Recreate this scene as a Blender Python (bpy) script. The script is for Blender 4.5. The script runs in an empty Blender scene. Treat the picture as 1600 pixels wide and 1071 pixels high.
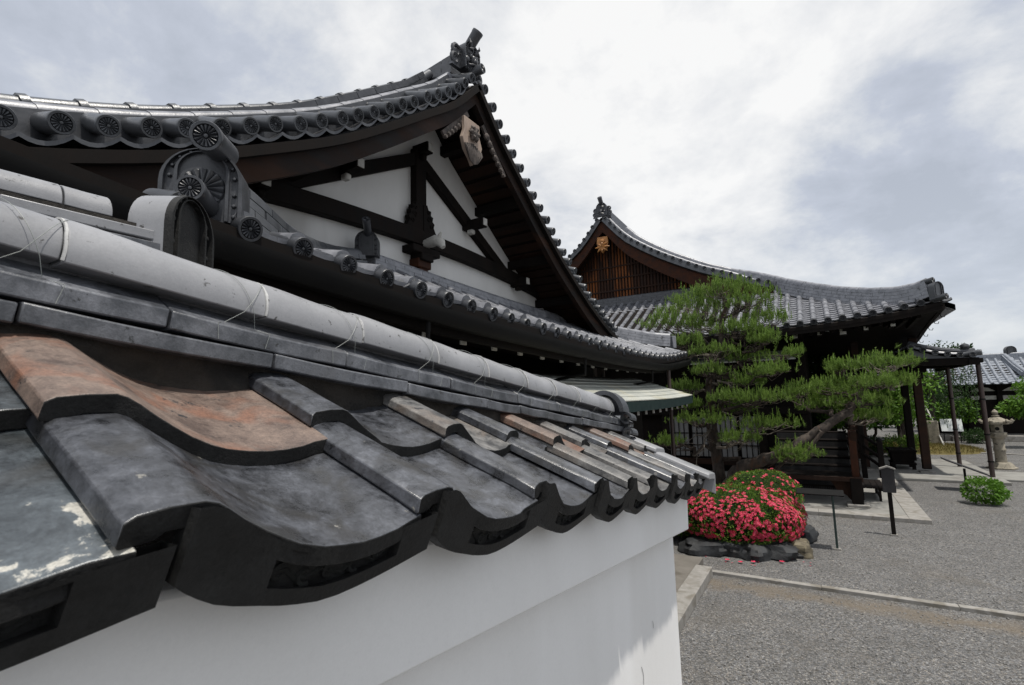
import bpy, math, random
from math import sin, cos, pi, radians, sqrt, atan2
from mathutils import Vector as V, Matrix, noise
S = bpy.context.scene
COL = S.collection
random.seed(7)

# ------------------------------------------------------------ camera
cam_d = bpy.data.cameras.new("camera"); cam = bpy.data.objects.new("camera", cam_d); COL.objects.link(cam)
H = 2.3
rx, ux, fx = V((0.85226, 0.52236, -0.02813)), V((0.08266, -0.08137, 0.99325)), V((-0.51654, 0.84883, 0.11253))
m = Matrix.Identity(4)
for i in range(3):
    m[i][0], m[i][1], m[i][2] = rx[i], ux[i], -fx[i]
m.translation = V((0, 0, H)); cam.matrix_world = m
cam_d.sensor_width = 36; cam_d.lens = 36 * 780 / 1600; cam_d.clip_start = 0.02; cam_d.clip_end = 800
cam_d.dof.use_dof = True; cam_d.dof.focus_distance = 3.2; cam_d.dof.aperture_fstop = 14
S.camera = cam

# ------------------------------------------------------------ light
SUN_EL, SUN_AZ = 74.5, atan2(-0.28, 0.96)
sd = V((cos(radians(SUN_EL)) * cos(SUN_AZ), cos(radians(SUN_EL)) * sin(SUN_AZ), sin(radians(SUN_EL))))
sl = bpy.data.lights.new("sun", 'SUN'); sl.energy = 3.9; sl.angle = radians(1.2); sl.color = (1, .955, .88)
so = bpy.data.objects.new("sun", sl); COL.objects.link(so); so.rotation_euler = sd.to_track_quat('Z', 'Y').to_euler()
so.location = (6, -4, 30)
W = bpy.data.worlds.new("World"); S.world = W; W.use_nodes = True
S.view_settings.view_transform = 'Standard'; S.view_settings.look = 'None'; S.view_settings.exposure = 0; S.view_settings.gamma = 1


class NT:
    def __init__(s, tree): s.t = tree; s.n = tree.nodes; s.l = tree.links
    def node(s, typ, **kw):
        n = s.n.new(typ)
        for k, v in kw.items():
            if k.startswith('i_'):
                key = k[2:]; key = int(key) if key.isdigit() else key.replace('_', ' ')
                if hasattr(v, 'is_linked') or isinstance(v, bpy.types.NodeSocket): s.l.new(v, n.inputs[key])
                else: n.inputs[key].default_value = v
            else: setattr(n, k, v)
        return n
    def math(s, op, a, b=0.0, clamp=False):
        n = s.n.new('ShaderNodeMath'); n.operation = op; n.use_clamp = clamp
        for i, v in enumerate((a, b)):
            if isinstance(v, bpy.types.NodeSocket): s.l.new(v, n.inputs[i])
            else: n.inputs[i].default_value = v
        return n.outputs[0]
    def mix(s, f, a, b, mode='MIX'):
        n = s.n.new('ShaderNodeMix'); n.data_type = 'RGBA'; n.blend_type = mode
        for i, v in ((0, f), (6, a), (7, b)):
            if isinstance(v, bpy.types.NodeSocket): s.l.new(v, n.inputs[i])
            else: n.inputs[i].default_value = v if i == 0 else (tuple(v) + (1,) if len(v) == 3 else v)
        return n.outputs[2]
    def ramp(s, f, stops, interp='LINEAR'):
        n = s.n.new('ShaderNodeValToRGB'); n.color_ramp.interpolation = interp
        e = n.color_ramp.elements
        while len(e) < len(stops): e.new(0.5)
        for i, (p, c) in enumerate(stops):
            e[i].position = p; e[i].color = (c, c, c, 1) if not hasattr(c, '__len__') else tuple(c) + (1,)
        s.l.new(f, n.inputs[0]); return n.outputs[0]
    def noise(s, vec, scale, detail=4, rough=.55, dist=0, dim='3D'):
        n = s.n.new('ShaderNodeTexNoise'); n.inputs['Scale'].default_value = scale; n.inputs['Detail'].default_value = detail
        n.inputs['Roughness'].default_value = rough; n.inputs['Distortion'].default_value = dist
        if vec is not None: s.l.new(vec, n.inputs['Vector'])
        return n.outputs['Fac']


def build_world():
    T = NT(W.node_tree); T.n.clear()
    out = T.node('ShaderNodeOutputWorld'); bg = T.node('ShaderNodeBackground'); T.l.new(bg.outputs[0], out.inputs[0])
    sky = T.node('ShaderNodeTexSky', sky_type='NISHITA', sun_disc=False, sun_elevation=radians(SUN_EL), sun_rotation=pi / 2 - SUN_AZ)
    skyc = T.mix(1.0, sky.outputs[0], (.1, .1, .1), 'MULTIPLY')
    tc = T.node('ShaderNodeTexCoord'); d = tc.outputs['Generated']
    sep = T.node('ShaderNodeSeparateXYZ'); T.l.new(d, sep.inputs[0])
    zz = T.math('ADD', T.math('MAXIMUM', sep.outputs[2], 0.0), 0.42)
    cx = T.math('DIVIDE', sep.outputs[0], zz); cy = T.math('DIVIDE', sep.outputs[1], zz)
    cb = T.node('ShaderNodeCombineXYZ'); T.l.new(cx, cb.inputs[0]); T.l.new(cy, cb.inputs[1]); cb.inputs[2].default_value = 3.7
    p = cb.outputs[0]
    big = T.noise(p, 1.5, 6, .55, .1)
    fine = T.noise(p, 3.8, 12, .60, .15)
    def lobe(v, a, b):
        n = T.node('ShaderNodeVectorMath', operation='DOT_PRODUCT'); T.l.new(d, n.inputs[0]); n.inputs[1].default_value = V(v).normalized()
        r = T.node('ShaderNodeMapRange', interpolation_type='SMOOTHSTEP'); T.l.new(n.outputs['Value'], r.inputs[0])
        r.inputs[1].default_value = a; r.inputs[2].default_value = b; return r.outputs[0]
    bright = lobe((-.34, .80, .50), .80, .985)
    bright2 = lobe((-.05, .86, .50), .93, .998)
    dark = lobe((.10, .94, .335), .985, .9985)
    blue = lobe((-.86, .25, .48), .86, .99)
    # cloud cover value
    cv = T.math('ADD', T.math('MULTIPLY', big, .48), T.math('MULTIPLY', fine, .88))
    cv = T.math('ADD', cv, T.math('MULTIPLY', bright, .145))
    cv = T.math('ADD', cv, T.math('MULTIPLY', bright2, .05))
    cv = T.math('SUBTRACT', cv, T.math('MULTIPLY', dark, .20))
    cv = T.math('SUBTRACT', cv, T.math('MULTIPLY', blue, .05))
    col = T.ramp(cv, [(.50, (.50, .54, .615)), (.62, (.585, .625, .71)), (.69, (.70, .73, .78)), (.78, (.86, .87, .885)), (.91, (1.03, 1.025, 1.01))])
    lowh = T.math('SUBTRACT', 1.0, T.math('MULTIPLY', sep.outputs[2], 3.2), clamp=True)
    col = T.mix(T.math('MULTIPLY', lowh, .6), col, (.64, .69, .75))
    fin = T.mix(.9, skyc, col)
    T.l.new(fin, bg.inputs[0]); bg.inputs[1].default_value = 1.0
build_world()


# ------------------------------------------------------------ materials
def srgb(r, g, b): return tuple(((c / 255) / 12.92 if c / 255 < .04045 else ((c / 255 + .055) / 1.055) ** 2.4) for c in (r, g, b))
M = {}
def mat(name, c1, c2, scale=6, rough=(.5, .7), bump=.1, bscale=60, rand=0.0, stretch=None, spots=None, c3=None, detail=5, metal=0, spec=.5, dark_spots=None, rmp=(.34, .68), nrough=.62, grain=0):
    """general weathered surface: two tones by noise, optional lighter lichen or dark speckles, bump, and per-piece variation"""
    ma = bpy.data.materials.new(name); ma.use_nodes = True; T = NT(ma.node_tree); T.n.clear()
    out = T.node('ShaderNodeOutputMaterial'); b = T.node('ShaderNodeBsdfPrincipled'); T.l.new(b.outputs[0], out.inputs[0])
    tc = T.node('ShaderNodeTexCoord'); vec = tc.outputs['Object']
    if stretch:
        mp = T.node('ShaderNodeMapping'); T.l.new(vec, mp.inputs[0]); mp.inputs['Scale'].default_value = stretch; vec = mp.outputs[0]
    n1 = T.noise(vec, scale, detail, nrough, .3)
    col = T.mix(T.ramp(n1, [(rmp[0], 0.0), (rmp[1], 1.0)]), c1, c2)
    if c3:
        n3 = T.noise(vec, scale * .45, 3, .6, .6); col = T.mix(T.ramp(n3, [(.52, 0.0), (.66, 1.0)]), col, c3)
    if spots:
        n4 = T.noise(vec, spots[1], 9, .68, .2); col = T.mix(T.ramp(n4, [(spots[2], 0.0), (spots[2] + .03, 1.0)]), col, spots[0])
    if dark_spots:
        n5 = T.noise(vec, dark_spots[1], 4, .7, .2); col = T.mix(T.ramp(n5, [(dark_spots[2], 0.0), (dark_spots[2] + .05, 1.0)]), col, dark_spots[0])
    if grain:
        g1 = T.noise(tc.outputs['Object'], 240, 5, .75); g2 = T.noise(tc.outputs['Object'], 70, 4, .7)
        col = T.mix(grain, col, T.ramp(g1, [(.36, .45), (.5, 1.0), (.66, 1.7)]), 'MULTIPLY'); col = T.mix(grain, col, T.ramp(g2, [(.34, .35), (.46, 1.0), (.7, 1.3)]), 'MULTIPLY')
    if rand:
        oi = T.node('ShaderNodeObjectInfo'); k = T.math('ADD', T.math('MULTIPLY', oi.outputs['Random'], 2 * rand), 1 - rand)
        cc = T.node('ShaderNodeCombineColor'); [T.l.new(k, cc.inputs[i]) for i in range(3)]
        col = T.mix(1.0, col, cc.outputs[0], 'MULTIPLY')
    T.l.new(col, b.inputs['Base Color'])
    rr = T.node('ShaderNodeMapRange'); T.l.new(n1, rr.inputs[0]); rr.inputs[1].default_value = .3; rr.inputs[2].default_value = .7
    rr.inputs[3].default_value = rough[0]; rr.inputs[4].default_value = rough[1]; T.l.new(rr.outputs[0], b.inputs['Roughness'])
    b.inputs['Metallic'].default_value = metal; b.inputs['Specular IOR Level'].default_value = spec
    if bump:
        bn = T.noise(vec, bscale, 6, .65); bp = T.node('ShaderNodeBump'); bp.inputs['Strength'].default_value = bump; bp.inputs['Distance'].default_value = .01
        T.l.new(bn, bp.inputs['Height']); T.l.new(bp.outputs[0], b.inputs['Normal'])
    M[name] = ma; return ma

mat('old_tile', (.009, .0095, .011), (.10, .107, .126), 24, (.2, .46), .12, 240, .25, c3=(.024, .0235, .0235), spots=((.22, .21, .185), 30, .67), detail=12, spec=1.0, rmp=(.36, .72), nrough=.7, grain=.45)
mat('dark_face_tile', (.004, .004, .004), (.02, .02, .0195), 16, (.5, .8), .3, 170, .15, spots=((.11, .105, .06), 36, .70), detail=10, spec=.35, nrough=.7, grain=.5)  # shade of the tile fronts put into a near-black colour, with lichen spots
mat('old_tile_warm', (.075, .052, .043), (.20, .145, .115), 20, (.4, .65), .2, 220, .12, c3=(.17, .085, .055), dark_spots=((.018, .018, .02), 34, .63), detail=12, spec=.7, rmp=(.34, .7), nrough=.68, grain=.4)
mat('old_tile_pale', (.03, .03, .031), (.19, .184, .176), 15, (.3, .6), .2, 240, .2, c3=(.12, .10, .085), dark_spots=((.014, .014, .016), 36, .62), detail=12, spec=.8, rmp=(.4, .66), nrough=.68, grain=.4)
mat('lichen_tile', (.014, .018, .021), (.10, .12, .136), 13, (.2, .46), .12, 240, 0, c3=(.026, .026, .024), spots=((.42, .405, .36), 13, .60), detail=12, spec=1.0, rmp=(.42, .68), nrough=.68, grain=.35)
mat('moss_relief', (.003, .003, .003), (.012, .013, .011), 40, (.7, .9), .5, 120, 0, spots=((.06, .12, .09), 30, .66))
mat('cap_tile', (.225, .228, .24), (.295, .298, .312), 5, (.3, .45), .07, 140, .10, c3=(.21, .212, .22), dark_spots=((.06, .058, .055), 46, .635), detail=10, grain=.08)
mat('noshi_tile', (.038, .041, .048), (.15, .156, .174), 13, (.28, .5), .14, 240, .25, c3=(.08, .082, .09), dark_spots=((.016, .016, .016), 42, .63), detail=12, spec=.8, rmp=(.4, .66), nrough=.68, grain=.3)
mat('mortar', (.012, .011, .010), (.05, .042, .034), 9, (.85, .95), .9, 40)
mat('plaster', (.81, .803, .79), (.86, .855, .845), 1.6, (.8, .9), .06, 120, 0, c3=(.785, .777, .76), stretch=(1.6, 1.6, .45), detail=8, grain=.03)
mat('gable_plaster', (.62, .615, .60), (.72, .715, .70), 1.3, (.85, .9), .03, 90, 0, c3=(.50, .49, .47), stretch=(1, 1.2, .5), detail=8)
mat('hall_tile', (.03, .033, .037), (.085, .09, .10), 7, (.26, .46), .15, 70, .3, spec=.7)
mat('hall_tile_pale', (.13, .135, .15), (.27, .275, .30), 6, (.28, .45), .15, 70, .2, dark_spots=((.05, .05, .055), 9, .62), spec=.7)
mat('ornament_tile', (.022, .024, .028), (.06, .063, .072), 8, (.3, .48), .15, 70, .2, spec=.7)
mat('copper_patina', (.33, .345, .315), (.47, .475, .43), 5, (.45, .6), .1, 60, 0, c3=(.42, .39, .28), stretch=(.6, .35, 1))
mat('copper_edge', (.008, .02, .02), (.018, .034, .032), 10, (.6, .8), .1, 60, spec=.2)
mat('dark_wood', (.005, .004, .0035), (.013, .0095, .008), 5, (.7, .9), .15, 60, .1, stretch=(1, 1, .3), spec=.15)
mat('brown_wood', (.013, .007, .005), (.036, .017, .010), 4, (.6, .8), .2, 50, .1, stretch=(.25, .25, 1), spec=.2)
mat('red_wood', (.022, .008, .004), (.058, .019, .008), 5, (.6, .8), .2, 50, .1, spec=.2)
mat('orange_wood', (.016, .0065, .003), (.045, .016, .006), 7, (.5, .7), .1, 50, 0, c3=(.20, .062, .013), stretch=(.8, .8, .12), spec=.2)  # orange patches put the sunlit glow of the gable slats into the colour
mat('barge_wood', (.007, .0048, .004), (.022, .0115, .0075), 3, (.6, .85), .2, 50, 0, c3=(.035, .016, .009), spec=.2, stretch=(1, .4, 1.5))
mat('pale_wood', (.26, .195, .155), (.44, .335, .265), 10, (.6, .8), .2, 60, .1, stretch=(1, 1, .2))
mat('white_paint', (.42, .41, .38), (.62, .61, .57), 14, (.7, .8), .1, 60, 0, dark_spots=((.12, .1, .08), 30, .66))
mat('weathered_wood', (.03, .024, .02), (.13, .105, .092), 12, (.7, .85), .2, 60, .1)
mat('gold_wood', (.22, .09, .02), (.45, .2, .05), 9, (.4, .6), .1, 60)
mat('metal_dark', (.005, .0048, .0048), (.010, .0095, .009), 5, (.6, .8), .05, 60, spec=.15)
mat('pipe_brown', (.03, .018, .015), (.05, .03, .025), 5, (.4, .6), .05, 60)
mat('concrete', (.20, .195, .18), (.27, .265, .245), 3, (.8, .9), .15, 120, 0, c3=(.175, .165, .15))
mat('granite', (.21, .20, .18), (.30, .285, .265), 10, (.75, .85), .2, 140, .1, c3=(.17, .155, .13))
mat('lantern_stone', (.19, .17, .13), (.32, .285, .225), 9, (.8, .9), .4, 40, 0, dark_spots=((.08, .075, .06), 14, .58))
mat('rock', (.005, .0055, .006), (.035, .038, .042), 5, (.5, .8), 1.0, 18, .15, c3=(.016, .016, .016))
mat('brown_rock', (.05, .04, .025), (.2, .17, .11), 5, (.6, .8), .9, 20, 0, stretch=(1, 1, 4))
mat('slab', (.115, .105, .09), (.175, .16, .14), 3, (.8, .9), .2, 90, 0, c3=(.085, .075, .06))
mat('bark', (.02, .015, .012), (.085, .062, .048), 14, (.8, .95), 1.0, 30, 0, stretch=(1, 1, .35))
mat('pine_bark', (.02, .015, .012), (.085, .066, .054), 12, (.8, .95), 1.0, 26, 0, stretch=(1, 1, .5), c3=(.085, .045, .026))
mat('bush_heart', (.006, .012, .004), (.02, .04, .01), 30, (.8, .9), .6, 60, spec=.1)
mat('twig', (.09, .075, .06), (.2, .17, .14), 9, (.8, .9), .4, 40)
mat('board_white', (.62, .66, .66), (.7, .73, .72), 4, (.3, .4), 0)
mat('board_print', (.25, .28, .33), (.42, .44, .48), 26, (.4, .5), 0)
mat('green_metal', (.012, .03, .026), (.02, .045, .038), 6, (.4, .5), .05)
mat('grey_sign', (.02, .02, .021), (.045, .043, .044), 9, (.6, .8), .15, 70, stretch=(1, 1, .3), spec=.3)
mat('shoji_paper', (.20, .20, .205), (.27, .27, .27), 3, (.8, .9), .02, stretch=(14, 14, 1))
mat('far_tile', (.17, .19, .22), (.27, .29, .33), 8, (.35, .5), .1, 60)
mat('wire', (.22, .24, .23), (.32, .33, .31), 9, (.4, .5), 0)
mat('joint_lime', (.38, .38, .38), (.5, .5, .49), 20, (.8, .9), .2, 90, dark_spots=((.1, .1, .1), 30, .6))
mat('petal', (.40, .010, .032), (.66, .045, .115), 30, (.5, .6), 0, rmp=(.4, .6))
mat('petal_core', (.62, .14, .2), (.7, .22, .28), 8, (.5, .6), 0)


def leaf_mat(name, c1, c2, scale=3, trans=.3):
    ma = bpy.data.materials.new(name); ma.use_nodes = True; T = NT(ma.node_tree); T.n.clear()
    out = T.node('ShaderNodeOutputMaterial'); b = T.node('ShaderNodeBsdfPrincipled'); b.inputs['Roughness'].default_value = .55
    b.inputs['Specular IOR Level'].default_value = .3
    tr = T.node('ShaderNodeBsdfTranslucent'); mx = T.node('ShaderNodeMixShader'); mx.inputs[0].default_value = trans
    geo = T.node('ShaderNodeNewGeometry'); tc = T.node('ShaderNodeTexCoord')
    n = T.noise(tc.outputs['Object'], scale, 3)
    f = T.math('ADD', T.math('MULTIPLY', geo.outputs['Random Per Island'], .65), T.math('MULTIPLY', n, .45), clamp=True)
    col = T.mix(f, c1, c2); T.l.new(col, b.inputs['Base Color']); T.l.new(col, tr.inputs[0])
    T.l.new(b.outputs[0], mx.inputs[1]); T.l.new(tr.outputs[0], mx.inputs[2]); T.l.new(mx.outputs[0], out.inputs[0])
    M[name] = ma
leaf_mat('needles', (.03, .075, .016), (.22, .33, .06), 4)
leaf_mat('candles', (.17, .30, .05), (.32, .45, .10), 4)
leaf_mat('azalea_leaf', (.03, .075, .010), (.17, .28, .035), 4)
leaf_mat('bush_leaf', (.05, .13, .012), (.15, .30, .035), 4)
leaf_mat('dark_leaf', (.012, .035, .010), (.05, .10, .025), 2)
leaf_mat('bright_leaf', (.045, .12, .012), (.16, .30, .035), 2)
leaf_mat('grass_blade', (.06, .09, .02), (.22, .15, .05), 2)


def gravel_mat():
    ma = bpy.data.materials.new('gravel'); ma.use_nodes = True; T = NT(ma.node_tree); T.n.clear()
    out = T.node('ShaderNodeOutputMaterial'); b = T.node('ShaderNodeBsdfPrincipled'); T.l.new(b.outputs[0], out.inputs[0])
    tc = T.node('ShaderNodeTexCoord'); vec = tc.outputs['Object']
    vo = T.node('ShaderNodeTexVoronoi'); vo.inputs['Scale'].default_value = 72; T.l.new(vec, vo.inputs['Vector'])
    v2 = T.node('ShaderNodeTexVoronoi'); v2.inputs['Scale'].default_value = 135; T.l.new(vec, v2.inputs['Vector'])
    sp = T.node('ShaderNodeSeparateColor'); T.l.new(vo.outputs['Color'], sp.inputs[0])
    s2 = T.node('ShaderNodeSeparateColor'); T.l.new(v2.outputs['Color'], s2.inputs[0])
    f = T.math('ADD', T.math('MULTIPLY', sp.outputs[0], .6), T.math('MULTIPLY', s2.outputs[0], .4))
    col = T.ramp(f, [(.1, (.03, .03, .029)), (.45, (.125, .123, .121)), (.75, (.20, .197, .193)), (.97, (.42, .405, .38))])
    tint = T.ramp(sp.outputs[1], [(0, (1, .9, .78)), (.5, (1, 1, 1)), (1, (.92, .96, 1.04))])
    col = T.mix(.7, col, tint, 'MULTIPLY')
    n = T.noise(vec, .7, 5, .6, .5); col = T.mix(T.ramp(n, [(.54, 0.0), (.76, .6)]), col, (.13, .108, .08))
    n2 = T.noise(vec, 2.1, 4, .6); col = T.mix(T.ramp(n2, [(.35, .35), (.6, 0.0)]), col, (.07, .068, .064))
    # sandy worn soil beside the kerb strip
    sp3 = T.node('ShaderNodeSeparateXYZ'); T.l.new(vec, sp3.inputs[0])
    nn = T.noise(vec, 3.0, 5, .65)
    dy = T.math('ABSOLUTE', T.math('SUBTRACT', T.math('ADD', sp3.outputs[1], T.math('MULTIPLY', T.math('SUBTRACT', nn, .5), .7)), 6.72))
    msk = T.math('SUBTRACT', 1.0, T.math('MULTIPLY', dy, 3.6), clamp=True)
    msk = T.math('MULTIPLY', msk, T.math('GREATER_THAN', 9.0, sp3.outputs[1]))
    col = T.mix(T.math('MULTIPLY', T.ramp(msk, [(.1, 0.0), (.85, 1.0)]), .65), col, (.16, .128, .09))
    T.l.new(col, b.inputs['Base Color']); b.inputs['Roughness'].default_value = .85
    h = T.math('ADD', T.math('MULTIPLY', vo.outputs['Distance'], -1.0), T.math('MULTIPLY', v2.outputs['Distance'], -.5))
    bp = T.node('ShaderNodeBump'); bp.inputs['Strength'].default_value = .8; bp.inputs['Distance'].default_value = .012
    T.l.new(h, bp.inputs['Height']); T.l.new(bp.outputs[0], b.inputs['Normal'])
    M['gravel'] = ma
gravel_mat()
mat('gravel_stone', (.07, .069, .067), (.32, .31, .295), 60, (.8, .9), 0, rmp=(.3, .7))

# ------------------------------------------------------------ mesh helpers
ORI = {}
class MB:
    def __init__(s): s.v = []; s.f = []
    def add(s, vs, fs):
        o = len(s.v); s.v += [tuple(p) for p in vs]; s.f += [tuple(i + o for i in f) for f in fs]
    def box(s, c, size, rot=None):
        x, y, z = [a / 2 for a in size]; c = V(c)
        vs = [V((sx * x, sy * y, sz * z)) for sx in (-1, 1) for sy in (-1, 1) for sz in (-1, 1)]
        if rot is not None: vs = [rot @ p for p in vs]
        s.add([c + p for p in vs], [(0, 1, 3, 2), (4, 6, 7, 5), (0, 4, 5, 1), (2, 3, 7, 6), (0, 2, 6, 4), (1, 5, 7, 3)])
    def bar(s, a, b, w, h, up=V((0, 0, 1))):
        a, b = V(a), V(b); t = (b - a).normalized(); sd_ = t.cross(up)
        if sd_.length < 1e-4: sd_ = t.cross(V((0, 1, 0)))
        sd_.normalize(); u = sd_.cross(t)
        vs = [p + sd_ * (i * w / 2) + u * (j * h / 2) for p in (a, b) for i, j in ((-1, -1), (1, -1), (1, 1), (-1, 1))]
        s.add(vs, [(0, 1, 2, 3), (7, 6, 5, 4), (0, 4, 5, 1), (1, 5, 6, 2), (2, 6, 7, 3), (3, 7, 4, 0)])
    def tube(s, pts, r, n=8, caps=True):
        pts = [V(p) for p in pts]; k = len(pts); rs = r if hasattr(r, '__len__') else [r] * k
        base = len(s.v); prev = None
        for i, p in enumerate(pts):
            t = (pts[min(i + 1, k - 1)] - pts[max(i - 1, 0)]).normalized()
            if prev is None: a = t.cross(V((0, 0, 1)) if abs(t.z) < .9 else V((1, 0, 0))).normalized()
            else: a = (prev - t * prev.dot(t)).normalized()
            prev = a; b = t.cross(a)
            for j in range(n):
                an = 2 * pi * j / n; s.v.append(tuple(p + (a * cos(an) + b * sin(an)) * rs[i]))
        for i in range(k - 1):
            for j in range(n):
                q = (j + 1) % n; s.f.append((base + i * n + j, base + i * n + q, base + (i + 1) * n + q, base + (i + 1) * n + j))
        if caps:
            s.f.append(tuple(base + j for j in reversed(range(n)))); s.f.append(tuple(base + (k - 1) * n + j for j in range(n)))
    def lathe(s, c, prof, n=20, axis=None):
        """prof: (radius, height) pairs, closed at both ends"""
        c = V(c); base = len(s.v)
        q = V((0, 0, 1)).rotation_difference(V(axis)) if axis is not None else None
        for r, h in prof:
            for j in range(n):
                a = 2 * pi * j / n; p = V((r * cos(a), r * sin(a), h)); s.v.append(tuple(c + (q @ p if q else p)))
        for i in range(len(prof) - 1):
            for j in range(n):
                k = (j + 1) % n; s.f.append((base + i * n + j, base + i * n + k, base + (i + 1) * n + k, base + (i + 1) * n + j))
        s.f.append(tuple(base + j for j in reversed(range(n)))); e = base + (len(prof) - 1) * n; s.f.append(tuple(e + j for j in range(n)))
    def prism(s, poly, o, ax, ay, depth):
        """poly in plane (ax, ay) at o, extruded by vector depth"""
        o, ax, ay, depth = V(o), V(ax), V(ay), V(depth); n = len(poly)
        a = [o + ax * x + ay * y for x, y in poly]; b = [p + depth for p in a]
        s.add(a + b, [tuple(reversed(range(n))), tuple(range(n, 2 * n))] + [(i, (i + 1) % n, n + (i + 1) % n, n + i) for i in range(n)])
    def sweep(s, path, sec, ups=None):
        """closed section (side, up) swept along path, capped"""
        path = [V(p) for p in path]; k = len(path); n = len(sec); base = len(s.v)
        for i, p in enumerate(path):
            t = (path[min(i + 1, k - 1)] - path[max(i - 1, 0)]).normalized()
            u0 = V(ups[i]) if ups else V((0, 0, 1)); sdv = t.cross(u0).normalized(); u = sdv.cross(t)
            for x, y in sec: s.v.append(tuple(p + sdv * x + u * y))
        for i in range(k - 1):
            for j in range(n):
                q = (j + 1) % n; s.f.append((base + i * n + j, base + (i + 1) * n + j, base + (i + 1) * n + q, base + i * n + q))
        s.f.append(tuple(base + j for j in range(n))); s.f.append(tuple(base + (k - 1) * n + j for j in reversed(range(n))))
    def grid(s, fn, nu, nv):
        base = len(s.v)
        for i in range(nu + 1):
            for j in range(nv + 1): s.v.append(tuple(fn(i / nu, j / nv)))
        for i in range(nu):
            for j in range(nv):
                a = base + i * (nv + 1) + j; s.f.append((a, a + nv + 1, a + nv + 2, a + 1))
    def build(s, name, material, parent=None, sharp=38, bevel=0, normals=True, mats=None, midx=None, local=False):
        me = bpy.data.meshes.new(name); o0 = ORI[parent.name] if parent and not local else V((0, 0, 0))
        me.from_pydata([(x - o0.x, y - o0.y, z - o0.z) for x, y, z in s.v], [], s.f)
        me.materials.append(M[material])
        for x in (mats or []): me.materials.append(M[x])
        if midx: me.polygons.foreach_set('material_index', midx)
        if normals:
            import bmesh
            bm = bmesh.new(); bm.from_mesh(me); bmesh.ops.recalc_face_normals(bm, faces=bm.faces)
            bm.to_mesh(me); bm.free()
        if sharp:
            me.shade_smooth(); me.set_sharp_from_angle(angle=radians(sharp))
        o = bpy.data.objects.new(name, me); COL.objects.link(o)
        if parent: o.parent = parent
        ORI[o.name] = ORI[parent.name] if parent else o0
        if bevel:
            b = o.modifiers.new('bevel', 'BEVEL'); b.width = bevel; b.segments = 2; b.limit_method = 'ANGLE'; b.angle_limit = radians(40)
        return o

def tag(o, label, cat, group=None):
    o['label'] = label; o['category'] = cat; o['kind'] = 'thing'
    if group: o['group'] = group
    return o
def thing(name, label, cat, loc, group=None):
    o = bpy.data.objects.new(name, None); COL.objects.link(o); o.location = loc; o.empty_display_size = .1; ORI[o.name] = V(loc)
    return tag(o, label, cat, group)
def struct(o): o['kind'] = 'structure'; return o
def stuff(o): o['kind'] = 'stuff'; return o
def inst(src, parent, mw, name=None):
    """copy of a part placed by a world matrix under its thing"""
    c = src.copy(); COL.objects.link(c); c.parent = parent
    if name: c.name = name
    c.matrix_parent_inverse = Matrix.Identity(4); c.matrix_basis = Matrix.Translation(-ORI[parent.name]) @ mw
    return c
def lerp_tab(tab, x):
    if x <= tab[0][0]: return tab[0][1] + (x - tab[0][0]) * (tab[1][1] - tab[0][1]) / (tab[1][0] - tab[0][0])
    for (a, b), (c, d) in zip(tab, tab[1:]):
        if x <= c: return b + (d - b) * (x - a) / (c - a)
    (a, b), (c, d) = tab[-2:]; return d + (x - c) * (d - b) / (c - a)
def smooth_tab(tab, x):
    """Catmull-Rom through a table of (x, y)"""
    n = len(tab)
    if x <= tab[0][0] or x >= tab[-1][0]: return lerp_tab(tab, x)
    i = max(k for k in range(n - 1) if tab[k][0] <= x)
    x0, y0 = tab[i]; x1, y1 = tab[i + 1]
    m0 = (tab[i + 1][1] - tab[max(i - 1, 0)][1]) / (tab[i + 1][0] - tab[max(i - 1, 0)][0])
    m1 = (tab[min(i + 2, n - 1)][1] - y0) / (tab[min(i + 2, n - 1)][0] - x0)
    t = (x - x0) / (x1 - x0); hh = x1 - x0
    return (2 * t**3 - 3 * t**2 + 1) * y0 + (t**3 - 2 * t**2 + t) * hh * m0 + (-2 * t**3 + 3 * t**2) * y1 + (t**3 - t**2) * hh * m1
def arc(r, a0, a1, n, cx=0, cy=0): return [(cx + r * cos(a0 + (a1 - a0) * i / n), cy + r * sin(a0 + (a1 - a0) * i / n)) for i in range(n + 1)]
def frame(x, z, o):
    """matrix with local X along x, local Z near z"""
    x = V(x).normalized(); y = V(z).cross(x).normalized(); z = x.cross(y)
    mm = Matrix.Identity(4)
    for i in range(3): mm[i][0], mm[i][1], mm[i][2] = x[i], y[i], z[i]
    mm.translation = V(o); return mm

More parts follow.
